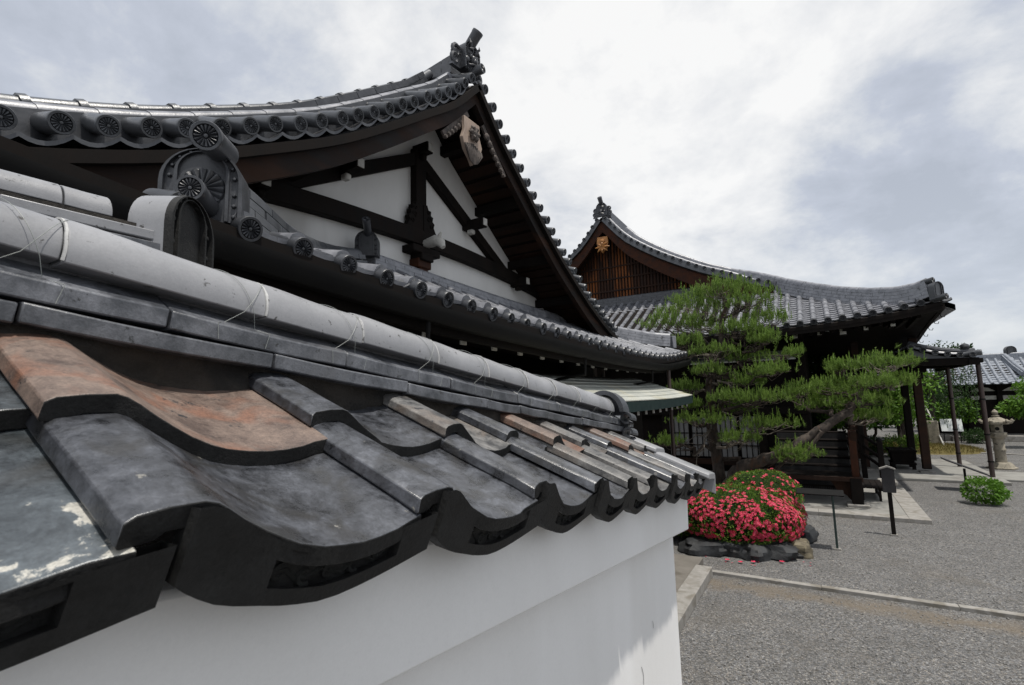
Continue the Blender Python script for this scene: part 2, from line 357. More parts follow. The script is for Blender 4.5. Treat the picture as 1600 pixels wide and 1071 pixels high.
def crest_mb(r, L, petals=16, n=24, lip=None, back=None):
    """round eave tile: barrel along -X, rimmed disc with a chrysanthemum relief facing +X"""
    mb = MB(); ri = r * .78; q = .012 * r / .065
    rings = [(-L, r * .93), (-L * .25, r * .95), (-.03, r), (-.004, r), (0, r * .965), (0, ri), (-q, ri * .97), (-q, .001)]
    base = 0
    for x, rad in rings:
        for j in range(n): a = 2 * pi * j / n; mb.v.append((x, rad * cos(a), rad * sin(a)))
    for i in range(len(rings) - 1):
        for j in range(n):
            k = (j + 1) % n; mb.f.append((i * n + j, i * n + k, (i + 1) * n + k, (i + 1) * n + j))
    na = petals * 4; rr_ = [.20, .34, .55, .75, .90, .955]; o = len(mb.v)     # petals as ribs on the sunk disc
    for fr in rr_:
        for j in range(na):
            a = 2 * pi * j / na; rib = abs(cos(a * petals / 2)) ** .7; hh = q * (1.0 * rib * (1 if .25 < fr < .93 else (.0 if fr > .95 else .45))) + .0004
            mb.v.append((-q + hh, ri * fr * cos(a), ri * fr * sin(a)))
    for i in range(len(rr_) - 1):
        for j in range(na):
            k = (j + 1) % na; mb.f.append((o + i * na + j, o + i * na + k, o + (i + 1) * na + k, o + (i + 1) * na + j))
    mb.lathe((-q, 0, 0), [(ri * .2, 0), (ri * .17, q * .8), (ri * .05, q * .95)], 10, axis=(1, 0, 0))
    if lip:   # hanging crescent of the pan tile next to the barrel
        pitch, drop, th = lip
        pts = [(-.05, pitch * t, -r * .35 - drop * 4 * t * (1 - t)) for t in [i / 10 for i in range(11)]]
        top = pts; bot = [(x, y, z - th) for x, y, z in pts]; bk = [(x - .10, y, z + .02) for x, y, z in pts]
        m2 = len(pts); o = len(mb.v); mb.v += top + bot + bk + [(x - .10, y, z - th + .03) for x, y, z in pts]
        for i in range(m2 - 1):
            mb.f += [(o + i, o + i + 1, o + m2 + i + 1, o + m2 + i), (o + i, o + 2 * m2 + i, o + 2 * m2 + i + 1, o + i + 1), (o + m2 + i, o + m2 + i + 1, o + 3 * m2 + i + 1, o + 3 * m2 + i)]
    return mb

def tile_roof(mb, fn, rows, pitch, b1, course=.24, r=.062, pan=True, nb=5, b0=lambda a: 0.0, rise=.05):
    """hongawara roof patch: barrels up the slope and stepped concave pans between; fn(a, b) -> point"""
    def nrm(a, b):
        e = .02; ta = (V(fn(a + e, b)) - V(fn(a - e, b))); tb = (V(fn(a, b + e)) - V(fn(a, b - e)))
        n = ta.cross(tb).normalized(); return (n if n.z > 0 else -n), ta.normalized()
    for a in rows:
        s0, s1 = b0(a), b1(a)
        if s1 - s0 < .08: continue
        k = max(1, round((s1 - s0) / course))
        for i in range(k):
            p0, p1 = s0 + (s1 - s0) * i / k, s0 + (s1 - s0) * (i + 1) / k
            vs = []
            for pb, rr in ((p0, r * 1.06), (p0 + .03, r * 1.0), (p1, r * .96)):
                o = V(fn(a, pb)); n, ta = nrm(a, pb)
                for j in range(nb + 1):
                    an = pi * j / nb; vs.append(o + ta * (rr * cos(an)) + n * (rr * sin(an) + rise * .3))
            w = nb + 1
            mb.add(vs, [(q * w + j, q * w + j + 1, (q + 1) * w + j + 1, (q + 1) * w + j) for q in (0, 1) for j in range(nb)] + [tuple(range(w))])
    if not pan: return
    for a in rows[:-1]:
        am = a + pitch / 2; s0, s1 = b0(am), b1(am)
        if s1 - s0 < .05: continue
        k = max(1, round((s1 - s0) / (course * .55)))
        for i in range(k):
            p0, p1 = s0 + (s1 - s0) * i / k, s0 + (s1 - s0) * (i + 1) / k
            vs = []
            for pb, up in ((p0, -.005), (p0, .022), (p1, 0.0)):
                for j in range(5):
                    t = j / 4; o = V(fn(a + pitch * t, pb)); n, ta = nrm(am, pb)
                    vs.append(o + n * (up - .028 * 4 * t * (1 - t) + .012))
            mb.add(vs, [(q * 5 + j, q * 5 + j + 1, (q + 1) * 5 + j + 1, (q + 1) * 5 + j) for q in (0, 1) for j in range(4)])

def ridge(mb, path, layers, cap_r, seg=.3, cap_h=None, gap=.004):
    """stacked flat ridge tiles and a round cap along a path, cut into tile lengths; layers: (half width, bottom, top)"""
    path = [V(p) for p in path]
    # resample
    L = [0]
    for a, b in zip(path, path[1:]): L.append(L[-1] + (b - a).length)
    def at(s):
        for i in range(len(path) - 1):
            if s <= L[i + 1] or i == len(path) - 2: return path[i].lerp(path[i + 1], (s - L[i]) / max(1e-6, L[i + 1] - L[i]))
    n = max(1, round(L[-1] / seg))
    for li, (w, h0, h1) in enumerate(layers):
        off = (li % 2) * .5
        edges = [0] + [(i + off) * L[-1] / n for i in range(n + 1) if 0 < (i + off) < n] + [L[-1]]
        for a, b in zip(edges, edges[1:]):
            if b - a < .02: continue
            mb.sweep([at(a + gap), at((a + b) / 2), at(b - gap)], [(-w, h0), (w, h0), (w * .97, h1), (-w * .97, h1)])
    if cap_r:
        ch = cap_h if cap_h is not None else layers[-1][2]
        for i in range(n):
            a, b = L[-1] * i / n, L[-1] * (i + 1) / n
            sec = [(cap_r * cos(t), ch + cap_r * sin(t)) for t in [pi * j / 8 - .15 + .3 * j / 8 * 0 for j in range(9)]]
            mb.sweep([at(a + gap), at((a + b) / 2), at(b - gap)], sec)
    return at, L[-1]

# ------------------------------------------------------------ ground
def build_ground():
    mb = MB(); mb.grid(lambda u, v: V((-70 + 160 * u, -30 + 160 * v, 0)), 4, 4); struct(tag(mb.build('gravel_ground', 'gravel', sharp=0), 'grey gravel court with worn sandy patches', 'gravel'))
    mb = MB()   # slabs of the terrace along the halls
    for i in range(9): mb.box((-2.55, 1.2 + i * .72, .05), (2.05, .715, .10))
    struct(tag(mb.build('stone_terrace', 'slab', bevel=.006), 'brownish stone paved terrace beside the white wall', 'terrace'))
    mb = MB()
    for i in range(4): mb.box((-1.44, 1.4 + i * 1.58, .06), (.2, 1.57, .12))
    struct(tag(mb.build('terrace_kerb', 'granite', bevel=.008), 'pale stone edging of the terrace', 'kerb'))
    mb = MB()
    for i in range(6): mb.box((-.83 + i * 1.22 + .05, 7.03 + .012 * i, .015), (1.215, .085, .05))
    for i in range(6, 16): mb.box((-.83 + i * 1.22 + .05, 7.03 + .012 * i, .015), (1.215, .085, .05))
    struct(tag(mb.build('kerb_strip', 'granite', bevel=.005), 'narrow pale stone strip crossing the gravel', 'kerb'))
    mb = MB(); mb.box((-1.38, 17.15, .03), (5.2, 11.7, .06)); struct(tag(mb.build('concrete_platform', 'concrete'), 'pale concrete platform under the hall eaves', 'platform'))
    mb = MB()
    for i in range(4): mb.box((1.29, 11.87 + i * 1.6, .034), (.3, 1.59, .07))
    for i in range(3): mb.box((-2.21 + i * 1.34, 11.22, .034), (1.337, .3, .07))
    struct(tag(mb.build('platform_kerb', 'granite', bevel=.006), 'light stone border of the concrete platform', 'kerb'))
    mb = MB(); mb.box((2.3, 18.2, .032), (2.6, 4.4, .064)); mb.box((5.2, 17.4, .022), (3.3, 1.5, .045)); mb.box((8.9, 17.5, .018), (4.1, 1.3, .036))
    struct(tag(mb.build('stone_path', 'concrete', bevel=.01), 'concrete approach path crossing the court', 'path'))
    mb = MB()
    for i in range(5): mb.box((4.9 + i * .9, 12.55 + i * .5, .012), (1.0, .34, .03), Matrix.Rotation(.5, 3, 'Z'))
    mb.box((7.0, 22.4, .012), (5.5, .16, .03), Matrix.Rotation(-.35, 3, 'Z'))
    struct(tag(mb.build('paving_strip', 'granite', bevel=.005), 'pale paving stones set in the gravel', 'path'))
    mb = MB(); mb.lathe((2.95, 24.2, -.05), [(1.95, 0), (1.85, .08), (1.45, .16), (.8, .22), (.02, .25)], 40)
    struct(tag(mb.build('grass_mound', 'grass_blade', sharp=0), 'low dry grass mound beneath the weeping tree', 'mound'))
build_ground()
def loose_stones():
    r = random.Random(12); mb = MB()
    oct_ = [(0, 2, 4), (2, 1, 4), (1, 3, 4), (3, 0, 4), (2, 0, 5), (1, 2, 5), (3, 1, 5), (0, 3, 5)]
    for i in range(7000):
        y = 3.0 + 9.5 * r.random() ** 1.3; x = r.uniform(-1.25, 1.0 + .62 * y)
        if (y > 10.6 and x < 1.5) or (x < -.3 and y > 7.6): continue
        q = r.uniform(.006, .015); a = r.uniform(0, 6.28); R3 = Matrix.Rotation(a, 3, 'Z') @ Matrix.Rotation(r.uniform(-.6, .6), 3, 'X')
        vs = [V((x, y, q * .35)) + R3 @ V(p) for p in ((-q * r.uniform(.7, 1.3), 0, 0), (q * r.uniform(.7, 1.3), 0, 0), (0, -q * r.uniform(.7, 1.2), 0), (0, q * r.uniform(.7, 1.2), 0), (0, 0, q * .8), (0, 0, -q * .8))]
        mb.add(vs, oct_)
    o = mb.build('loose_gravel', 'gravel_stone', sharp=0); stuff(tag(o, 'loose grey pebbles lying on the gravel court', 'gravel'))

loose_stones()

# ------------------------------------------------------------ foreground wall: sloping coping in its own frame (s along, w inward, h up)
WO, WD, WN, WV = V((-.461, -.2639, 2.1748)), V((-.0196, .9919, -.1253)).normalized(), V((-.9998, -.0198, 0)), V((-.0025, .1253, .9921))
def wl(s, w, h): return WO + WD * s + WN * w + WV * h
PROF = [(0, .074), (.006, .092), (.03, .098), (.10, .104), (.18, .1075), (.215, .105), (.25, .098), (.30, .0875), (.36, .076), (.43, .0645), (.5, .0555), (.57, .051), (.65, .0492), (.73, .0495), (.81, .0525), (.89, .0585), (.96, .066), (1.035, .0715)]
SLOPE = .38
def tile_section(s0, wd, th=.022):
    top = [(s0 + u * wd, h) for u, h in PROF]; n = len(top); bot = []
    for i in range(n):
        a, b = top[max(i - 1, 1 if i else 0)], top[min(i + 1, n - 1)]
        tx, ty = b[0] - a[0], b[1] - a[1]; L = sqrt(tx * tx + ty * ty) or 1
        bot.append((top[i][0] + ty / L * th * .9, top[i][1] - tx / L * th))
    bot[0] = (top[0][0] + .004, top[0][1] - .002); bot[1] = (top[0][0] + .02, top[0][1] - .001)
    bot[2] = (top[2][0] + .02, top[2][1] - th)
    return top, bot
def build_tile(parent, s0, wd, w0, w1, lift, material, eave=False, jit=(0, 0, 0), label=None, seed=0):
    rnd = random.Random(seed)
    top, bot = tile_section(s0, wd); n = len(top); mb = MB(); K = 9
    chip = [(rnd.random() ** 4) * .010 for _ in range(n)]
    for k in range(K + 1):
        t = k / K; w = w0 + (w1 - w0) * t
        for q, sec in ((0, top), (1, bot)):
            for i, (s, h) in enumerate(sec):
                ww = w + (chip[i] if k == 0 and q == 0 else 0)
                nz = noise.noise(V((s * 9, w * 9, seed))) * .0016 + noise.noise(V((s * 40, w * 40, seed + 5))) * .0006
                if q and k == 0: ww += .38 * .022
                mb.v.append(tuple(wl(s + jit[0] + jit[2] * (w - w0), ww + jit[1], h + lift + SLOPE * w + nz)))
    m2 = 2 * n
    for k in range(K):
        a, b = k * m2, (k + 1) * m2
        for i in range(n - 1):
            mb.f += [(a + i, b + i, b + i + 1, a + i + 1), (a + n + i, a + n + i + 1, b + n + i + 1, b + n + i)]
        mb.f += [(a, a + n, b + n, b), (a + n - 1, b + n - 1, b + m2 - 1, a + m2 - 1)]
    for e, fl in ((0, 1), (K * m2, 0)):
        for i in range(n - 1):
            f = (e + i, e + i + 1, e + n + i + 1, e + n + i); mb.f.append(f if fl else tuple(reversed(f)))
    name = 'eave_tile' if eave else 'roof_tile'
    pm = MB()
    if eave:   # hanging front panel with a sunk field
        us = [.15, .18, .22, .27, .33, .415, .42, .48, .54, .62, .70, .78, .86, .93, .935, 1.0, 1.06, 1.11]
        bt = [(.13, .042), (.185, .028), (.28, .011), (.40, .001), (.49, -.006), (.65, -.012), (.84, -.002), (1.11, .022)]
        pt = [(u, h) for u, h in PROF]; F = []
        for u in us:
            ht = lerp_tab(pt, u) - .004; hb = smooth_tab(bt, u); rec = .417 <= u <= .932
            ra = ht - .004; rb = hb + .017
            F.append((s0 + u * wd, ht, ra, rb, hb, rec))
        o = 0; D = .026
        def W_(s, w, h): return tuple(wl(s + jit[0], w + jit[1] + w0 + .34 * (.075 - h) - .004, h + lift + SLOPE * w0))
        for s, ht, ra, rb, hb, rec in F:
            d = .014 if rec else .0
            pm.v += [W_(s, 0, ht), W_(s, 0, ra), W_(s, d, ra), W_(s, d, rb), W_(s, 0, rb), W_(s, 0, hb), W_(s, D, hb + .004), W_(s, D, ht)]
        for i in range(len(F) - 1):
            a, b = o + i * 8, o + (i + 1) * 8
            for j in range(7): pm.f.append((a + j, b + j, b + j + 1, a + j + 1))
        pm.f.append(tuple(o + j for j in range(8))); pm.f.append(tuple(o + (len(F) - 1) * 8 + j for j in range(8)))
    ob = mb.build(name, material, parent, sharp=42, bevel=.0016, normals=True, mats=['dark_face_tile'])
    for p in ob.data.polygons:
        if p.normal.dot(WN) < -.62: p.material_index = 1  # outward faces take the near-black material, their shade painted in
    if label: ob['label'] = label
    if eave:
        pm.build('front_panel', 'dark_face_tile', ob, sharp=35)
        rl = MB()
        for u, sg in ((.47, 1), (.57, -1), (.67, 1), (.77, -1), (.87, 1)):
            cs = s0 + u * wd; ch = (lerp_tab(PROF, u) + smooth_tab(bt, u)) / 2 - .001; hgt = .016 * (1 - .25 * abs(u - .65) / .2)
            pts = []
            for j in range(13):
                t = j / 12; an = sg * t * 4.6 + 1.2 * sg; rr = hgt * (1 - .75 * t)
                hz = ch + rr * sin(an) * .8; pts.append(wl(cs + jit[0] + rr * cos(an), w0 + jit[1] + .0095 + .34 * (.075 - hz), hz + lift + SLOPE * w0))
            rl.tube(pts, [.0042 * (1 - .5 * j / 12) for j in range(13)], 5)
        rl.tube([wl(s0 + (.44 + .46 * i / 10) * wd + jit[0], w0 + jit[1] + .0105 + .34 * (.075 - hq), hq + lift + SLOPE * w0) for i in range(11) for hq in [(lerp_tab(PROF, .44 + .46 * i / 10) + smooth_tab(bt, .44 + .46 * i / 10)) / 2 - .001 + .006 * sin(i * 1.9)]], .0034, 5)
        r = rl.build('arabesque_relief', 'moss_relief', ob)
    return ob

def build_plaster_wall():
    t = thing('plaster_wall', 'long white plaster wall in the foreground with a sloping coping of old grey tiles', 'wall', (-.95, 1.3, 0))
    SE = 2.93
    # lower wall and projecting upper band
    mb = MB()
    def sect(s, lo): return [wl(s, .165, -.16), wl(s, .835, -.16)]
    a0, a1, b0, b1 = wl(-1.6, .165, -.17), wl(-1.6, .835, -.17), wl(SE, .165, -.17), wl(SE, .835, -.17)
    g = lambda p: V((p.x, p.y, 0))
    e0, e1 = V((b0.x, b0.y + .005, 0)), V((b1.x, b1.y + .005, 0))
    mb.add([a0, a1, b0, b1, g(a0), g(a1), e0, e1], [(0, 1, 3, 2), (0, 2, 6, 4), (1, 5, 7, 3), (0, 4, 5, 1), (2, 3, 7, 6), (4, 6, 7, 5)])
    mb.build('wall_body', 'plaster', t, bevel=.006)
    mb = MB(); mb.sweep([wl(-1.6, .5, 0), wl(.6, .5, 0), wl(SE, .5, 0)], [(-.413, -.172), (.413, -.172), (.413, .012), (.1, .14), (-.1, .14), (-.413, .012)], [WV] * 3)
    mb.build('upper_band', 'plaster', t, bevel=.006)
    mb = MB()
    for s_, h, L, bnd in ((2.35, -.62, .07, .012), (2.30, -.70, .06, .016), (2.24, -.78, .05, .014), (2.52, -.50, .03, .004)):
        P = [wl(s_ + .35 * L * k / 6 + bnd * sin(pi * k / 6), .1630, h - L * k / 6) for k in range(7)]
        for a_, b_ in zip(P, P[1:]): mb.add([a_ - WD * .0022, a_ + WD * .0022, b_ + WD * .0016, b_ - WD * .0016], [(0, 1, 2, 3)])
    mb.build('scuff_mark', 'noshi_tile', t, normals=False)
    # tiles
    S0 = [-.66, -.29, .07, .437, .789, 1.137, 1.434, 1.691, 1.942, 2.215, 2.453, 2.70, 2.93]
    mats1 = ['old_tile', 'old_tile', 'lichen_tile', 'old_tile', 'old_tile', 'old_tile', 'old_tile', 'old_tile_pale', 'old_tile_pale', 'old_tile', 'old_tile_pale', 'old_tile']
    mats2 = ['old_tile', 'old_tile', 'lichen_tile', 'old_tile_warm', 'old_tile', 'old_tile_pale', 'old_tile', 'old_tile_warm', 'old_tile_pale', 'old_tile', 'old_tile_warm', 'old_tile_pale']
    rnd = random.Random(3)
    for i in range(12):
        j = (rnd.uniform(-.004, .004), rnd.uniform(-.006, .006), rnd.uniform(-.01, .01))
        if i in (3, 4): j = (0, 0, 0)
        build_tile(t, S0[i], S0[i + 1] - S0[i], 0, .50, 0, mats1[i], True, j, seed=i)
        j = (rnd.uniform(-.006, .006), rnd.uniform(-.012, .012), rnd.uniform(-.02, .02))
        build_tile(t, S0[i], S0[i + 1] - S0[i], .238 + (-.045 if i == 3 else 0), .56, .026, mats2[i], False, j, seed=40 + i,
                   label='reddish weathered roof tile' if mats2[i] == 'old_tile_warm' else None)
    # plain edge tile at the end of the coping
    for w0, w1, lf in ((-.02, .25, .008), (.238, .53, .030)):
        mb = MB(); s0, s1 = 2.93, 3.12
        sec = [(s0, .074), (s0 + .004, .094), (s0 + .03, .100), (s1 - .015, .100), (s1, .09), (s1, -.005 if w0 < 0 else .03), (s1 - .02, -.005 if w0 < 0 else .03), (s1 - .02, .07), (s0 + .01, .07)]
        o = []
        for w in (w0, w1): o += [wl(s, w, h + lf + SLOPE * w) for s, h in sec]
        k = len(sec); mb.add(o, [tuple(range(k)), tuple(reversed(range(k, 2 * k)))] + [(q, (q + 1) % k, k + (q + 1) % k, k + q) for q in range(k)])
        mb.build('edge_tile', 'cap_tile', t, bevel=.004)
    # far slope of the coping (same tiles, seen from the other side)
    mb = MB()
    def far(a, b): return wl(a, 1.0 - b * .93, .075 + .38 * b * .93)
    tile_roof(mb, far, [-.7 + .265 * i for i in range(14)], .265, lambda a: .5, course=.25, r=.05)
    mb.build('rear_slope', 'old_tile', t)
    # mortar bed under the ridge
    mb = MB()
    def bed(u, v):
        s = -1.3 + 4.38 * u; h = .17 + .135 * v
        return wl(s, .455 - .012 * v + .022 * noise.noise(V((s * 7, h * 20, 1))) + .012 * noise.noise(V((s * 25, h * 40, 4))), h)
    mb.grid(bed, 180, 8); o = len(mb.v)
    mb.grid(lambda u, v: wl(-1.3 + 4.38 * u, .455 + .1 * v, .305), 2, 1)
    mb.build('mortar_bed', 'mortar', t, normals=False)
    # flat ridge tiles
    def noshi(w_in, w_face, h0, h1, joints, slope, name):
        for a, b in zip(joints, joints[1:]):
            mb = MB(); e = rnd.uniform(-.003, .003); e2 = rnd.uniform(-.002, .002); K = 4; sec = []
            for k in range(K + 1):
                s = a + .002 + (b - a - .004) * k / K; bend = -.003 * sin(pi * k / K)
                sec.append([(w_face + e, h0 + e2 + bend), (w_face + e, h1 + e2 + bend), (w_in, h1 + e2 + bend + slope), (w_in, h0 + e2 + bend)])
            vs = [wl(a + .002 + (b - a - .004) * k / K, w, h) for k in range(K + 1) for w, h in sec[k]]
            mb.add(vs, [(k * 4 + q, k * 4 + (q + 1) % 4, k * 4 + 4 + (q + 1) % 4, k * 4 + 4 + q) for k in range(K) for q in range(4)] + [(0, 1, 2, 3), (K * 4 + 3, K * 4 + 2, K * 4 + 1, K * 4)])
            mb.build(name, 'noshi_tile', t, bevel=.0025)
    noshi(.55, .412, .300, .328, [-1.3, -.86, -.4, .03, .45, .82, 1.2, 1.57, 1.79, 2.0, 2.36, 2.68, 2.98, 3.19], .03, 'lower_ridge_tile')
    noshi(.52, .420, .337, .367, [-1.3, -.9, -.5, -.11, .27, .63, 1.0, 1.39, 1.78, 2.13, 2.47, 2.79, 3.15], .055, 'upper_ridge_tile')
    noshi(.47, .588, .300, .328, [-1.3, -.86, -.4, .03, .45, .82, 1.2, 1.57, 1.79, 2.0, 2.36, 2.68, 2.98, 3.19], .03, 'lower_ridge_tile')
    noshi(.48, .58, .337, .367, [-1.3, -.9, -.5, -.11, .27, .63, 1.0, 1.39, 1.78, 2.13, 2.47, 2.79, 3.15], .055, 'upper_ridge_tile')
    # round ridge caps
    J = [-1.1, -.78, -.46, -.145, .17, .485, .80, 1.05, 1.335, 1.60, 1.87, 2.12, 2.37, 2.61, 2.84]
    for a, b in zip(J, J[1:]):
        mb = MB(); K = 8; n = 20; e = rnd.uniform(-.003, .003); dz_ = rnd.uniform(-.003, .003); dw_ = rnd.uniform(-.003, .003); base = []
        prof = [.0705, .0718, .0712, .070, .069, .0685, .0685, .069, .0695]
        for k in range(K + 1):
            s = a + .0015 + (b - a - .003) * k / K; r = prof[k] + e
            for j in range(n + 1):
                an = -.12 + (pi + .24) * j / n; base.append(wl(s, .5 + dw_ - r * cos(an), .41 + dz_ + r * sin(an) * 1.02))
        w = n + 1
        mb.add(base, [(k * w + j, k * w + j + 1, (k + 1) * w + j + 1, (k + 1) * w + j) for k in range(K) for j in range(n)] + [(k * w, (k + 1) * w, (k + 1) * w + n, k * w + n) for k in range(K)] + [tuple(range(w)), tuple(reversed(range(K * w, K * w + w)))])
        mb.build('ridge_cap', 'cap_tile', t, bevel=.002)
    for jn in J[1:-1]:
        mb = MB(); base = []; n = 18
        for ds, r in ((-.0022, .0690), (-.0018, .0718), (.0018, .0718), (.0022, .0690)):
            for j in range(n + 1):
                an = -.1 + (pi + .2) * j / n; base.append(wl(jn + ds + .0012 * noise.noise(V((an * 3, jn, 0))), .5 - r * cos(an), .41 + r * sin(an) * 1.02))
        w = n + 1; mb.add(base, [(k * w + j, k * w + j + 1, (k + 1) * w + j + 1, (k + 1) * w + j) for k in range(3) for j in range(n)])
        mb.build('joint_mortar', 'joint_lime', t)
    # tie wires round the caps
    for jn in J[4:]:
        for sg, tw in ((1, .06), (-1, .05)):
            mb = MB(); r = .0732; pts = []
            for j in range(15):
                an = -.15 + (pi * .62) * j / 14; pts.append(wl(jn - .045 + sg * tw * (j / 14) * 1.3 + (.0 if sg > 0 else .02), .5 - r * cos(an), .41 + r * sin(an)))
            tail = [wl(jn - .045 - sg * .03, .436, .372), wl(jn - .045 - sg * .05, .416, .366), wl(jn - .045 - sg * .045, .4165, .337)]
            mb.tube(list(reversed(tail)) + pts, .00055, 5); mb.build('tie_wire', 'wire', t)
    # ornament closing the ridge: arched hood with two rolled feet, seen from behind
    mb = MB()
    A = [wl(2.88, .5 - .105 * cos(an), .40 + .115 * sin(an)) for an in [pi * .02 + pi * .96 * i / 18 for i in range(19)]]
    sec = [(-.014, -.05), (.014, -.05), (.018, .035), (.008, .045), (-.014, .04)]
    base = []
    for i, an in enumerate([pi * .02 + pi * .96 * i / 18 for i in range(19)]):
        for x, y in [(-.012, -.045), (.012, -.045), (.014, .05), (-.010, .05)]:
            r = .105 + x; base.append(wl(2.90 + y, .5 - r * cos(an), .395 + (r + .008) * sin(an)))
    mb.add(base, [(i * 4 + q, i * 4 + (q + 1) % 4, i * 4 + 4 + (q + 1) % 4, i * 4 + 4 + q) for i in range(18) for q in range(4)] + [(0, 1, 2, 3), (75, 74, 73, 72)])
    mb.prism([(.5 - .10 * cos(an), .39 + .11 * sin(an)) for an in [pi * i / 14 for i in range(15)]], wl(2.93, 0, 0), WN, WV, WD * .02)
    for cw, ch, rr in ((.385, .372, .032), (.375, .292, .03), (.615, .372, .032)):
        ring = []
        for j in range(15):
            an = 2 * pi * j / 14 * .9 - 2.2
            ring.append((cos(an), sin(an)))
        for (x0, y0), (x1, y1) in zip(ring, ring[1:]):
            q = [wl(2.94 + ds, cw + x * rr * k_, ch + y * rr * k_) for ds in (-.045, .045) for (x, y) in ((x0, y0), (x1, y1)) for k_ in (1, .66)]
            mb.add(q, [(0, 1, 3, 2), (4, 6, 7, 5), (0, 2, 6, 4), (1, 5, 7, 3)])
    mb.box(wl(2.965, .5, .33), (.22, .03, .09)); mb.build('ridge_end_ornament', 'ornament_tile', t, sharp=30)
build_plaster_wall()

# ------------------------------------------------------------ second ridge behind it
def onigawara_board(mb, mw, w, h, th, beads=9, inner=True):
    """arched end board (local: x = facing, y = width, z = up) with beaded border and sunk field"""
    k = w / 2
    def outline(sc, dz=0):
        pts = [(-k * sc, 0)]
        pts += [(-k * sc * cos(a) , h - k * sc * .95 - (1 - sc) * k * .2 + k * sc * .95 * sin(a)) for a in [pi * i / 16 for i in range(17)]]
        pts.append((k * sc, 0)); return pts
    def put(pts, x0, x1):
        n = len(pts); vs = [mw @ V((x0, y, z)) for y, z in pts] + [mw @ V((x1, y, z)) for y, z in pts]
        mb.add(vs, [tuple(range(n)), tuple(reversed(range(n, 2 * n)))] + [(i, (i + 1) % n, n + (i + 1) % n, n + i) for i in range(n)])
    def band(a, b, x0, x1):
        n = len(a); vs = [mw @ V((x, y, z)) for x, P in ((x0, a), (x1, a), (x1, b), (x0, b)) for y, z in P]
        for i in range(n - 1):
            pass
        o = len(mb.v); mb.v += [tuple(p) for p in vs]
        for q in range(3):
            for i in range(n - 1): mb.f.append((o + q * n + i, o + q * n + i + 1, o + (q + 1) * n + i + 1, o + (q + 1) * n + i))
    put(outline(1), -th, 0)
    band(outline(1), outline(.9), 0, .022); band(outline(.66), outline(.58), 0, .018)
    o2 = outline(.78)
    seg = o2[1:-1]
    for i in range(beads):
        t = i / (beads - 1) * (len(seg) - 1); a = seg[int(t)]; b = seg[min(int(t) + 1, len(seg) - 1)]; f = t - int(t)
        y, z = a[0] + (b[0] - a[0]) * f, a[1] + (b[1] - a[1]) * f
        mb.lathe(mw @ V((0, y, z)), [(.011, -.004), (.0105, .008), (.006, .014), (.001, .015)], 8, axis=mw.to_3x3() @ V((1, 0, 0)))
    zt = h - k
    for sgn in (-1, 1):
        for i in range(3): mb.lathe(mw @ V((0, sgn * k * .78, zt * (.15 + .3 * i))), [(.011, -.004), (.0105, .008), (.006, .014), (.001, .015)], 8, axis=mw.to_3x3() @ V((1, 0, 0)))

def build_ridge_wall():
    t = thing('ridge_wall', 'smooth pale grey ridge with a bead studded end tile, running level behind the sloping coping', 'wall', (-1.72, -.6, 0))
    X = -1.72; y1 = .70
    mb = MB(); mb.box((X, -1.3, 1.2), (.34, 3.6, 2.4)); mb.build('wall_body', 'plaster', t)
    mb = MB()
    for sg in (-1, 1):
        tile_roof(mb, lambda a, b, sg=sg: V((X + sg * (.46 - b), a, 2.45 + .42 * b)), [-3.0 + .265 * i for i in range(14)], .265, lambda a: .4, course=.2, r=.05)
    mb.build('roof_slope', 'old_tile', t)
    mb = MB(); mb.box((X, -1.2, 2.72), (.13, 3.7, .24)); mb.build('mortar_bed', 'mortar', t)
    for z0, z1, hw in ((2.755, 2.78, .12), (2.79, 2.818, .105)):
        y = y1 - .02; i = 0
        while y > -2.6:
            mb = MB(); mb.box((X, y - .17, (z0 + z1) / 2), (2 * hw, .336, z1 - z0)); mb.build('flat_ridge_tile', 'noshi_tile' if hw > .11 else 'cap_tile', t, bevel=.003); y -= .34
    ys = [y1 - .12, .47, .19, -.09, -.37, -.65, -.93, -1.21, -1.5, -1.8, -2.1, -2.4]
    for a, b in zip(ys, ys[1:]):
        mb = MB(); sec = [(.062 * cos(q), .062 * sin(q)) for q in [-.1 + (pi + .2) * j / 16 for j in range(17)]]
        mb.sweep([(X, b + .002, 2.85), (X, (a + b) / 2, 2.849), (X, a - .002, 2.85)], sec); mb.build('ridge_cap', 'cap_tile', t, bevel=.002)
    mb = MB(); mw = frame((.80, .60, 0), (0, 0, 1), (X + .05, y1 + .08, 2.665)); onigawara_board(mb, mw, .25, .30, .10)
    n0 = len(mb.f)
    o = mb.build('end_ornament', 'dark_face_tile', t, sharp=35, mats=['cap_tile'])
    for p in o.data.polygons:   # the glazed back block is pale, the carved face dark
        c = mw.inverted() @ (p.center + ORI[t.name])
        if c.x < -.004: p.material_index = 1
build_ridge_wall()

# ------------------------------------------------------------ temple hall with the white gable
GY = 4.83                                   # plan position of its ridge
VPROF = [(0, 6.36), (.16, 6.2), (.48, 5.886), (1.03, 5.476), (1.57, 5.082), (2.13, 4.701), (2.75, 4.353), (3.37, 4.035), (4.04, 3.761), (4.6, 3.585), (5.1, 3.46)]
def vz(d): return smooth_tab(VPROF, abs(d))
EAVE = [(-.2, 3.36), (.9, 3.215), (1.35, 3.173), (2.27, 3.10), (3.13, 3.05), (4.35, 3.005), (5.3, 2.975), (6.5, 2.945), (7.6, 2.933), (8.6, 2.945), (9.3, 2.985), (9.8, 3.03), (10.4, 3.10), (10.9, 3.16)]
def ez(y): return smooth_tab(EAVE, y)

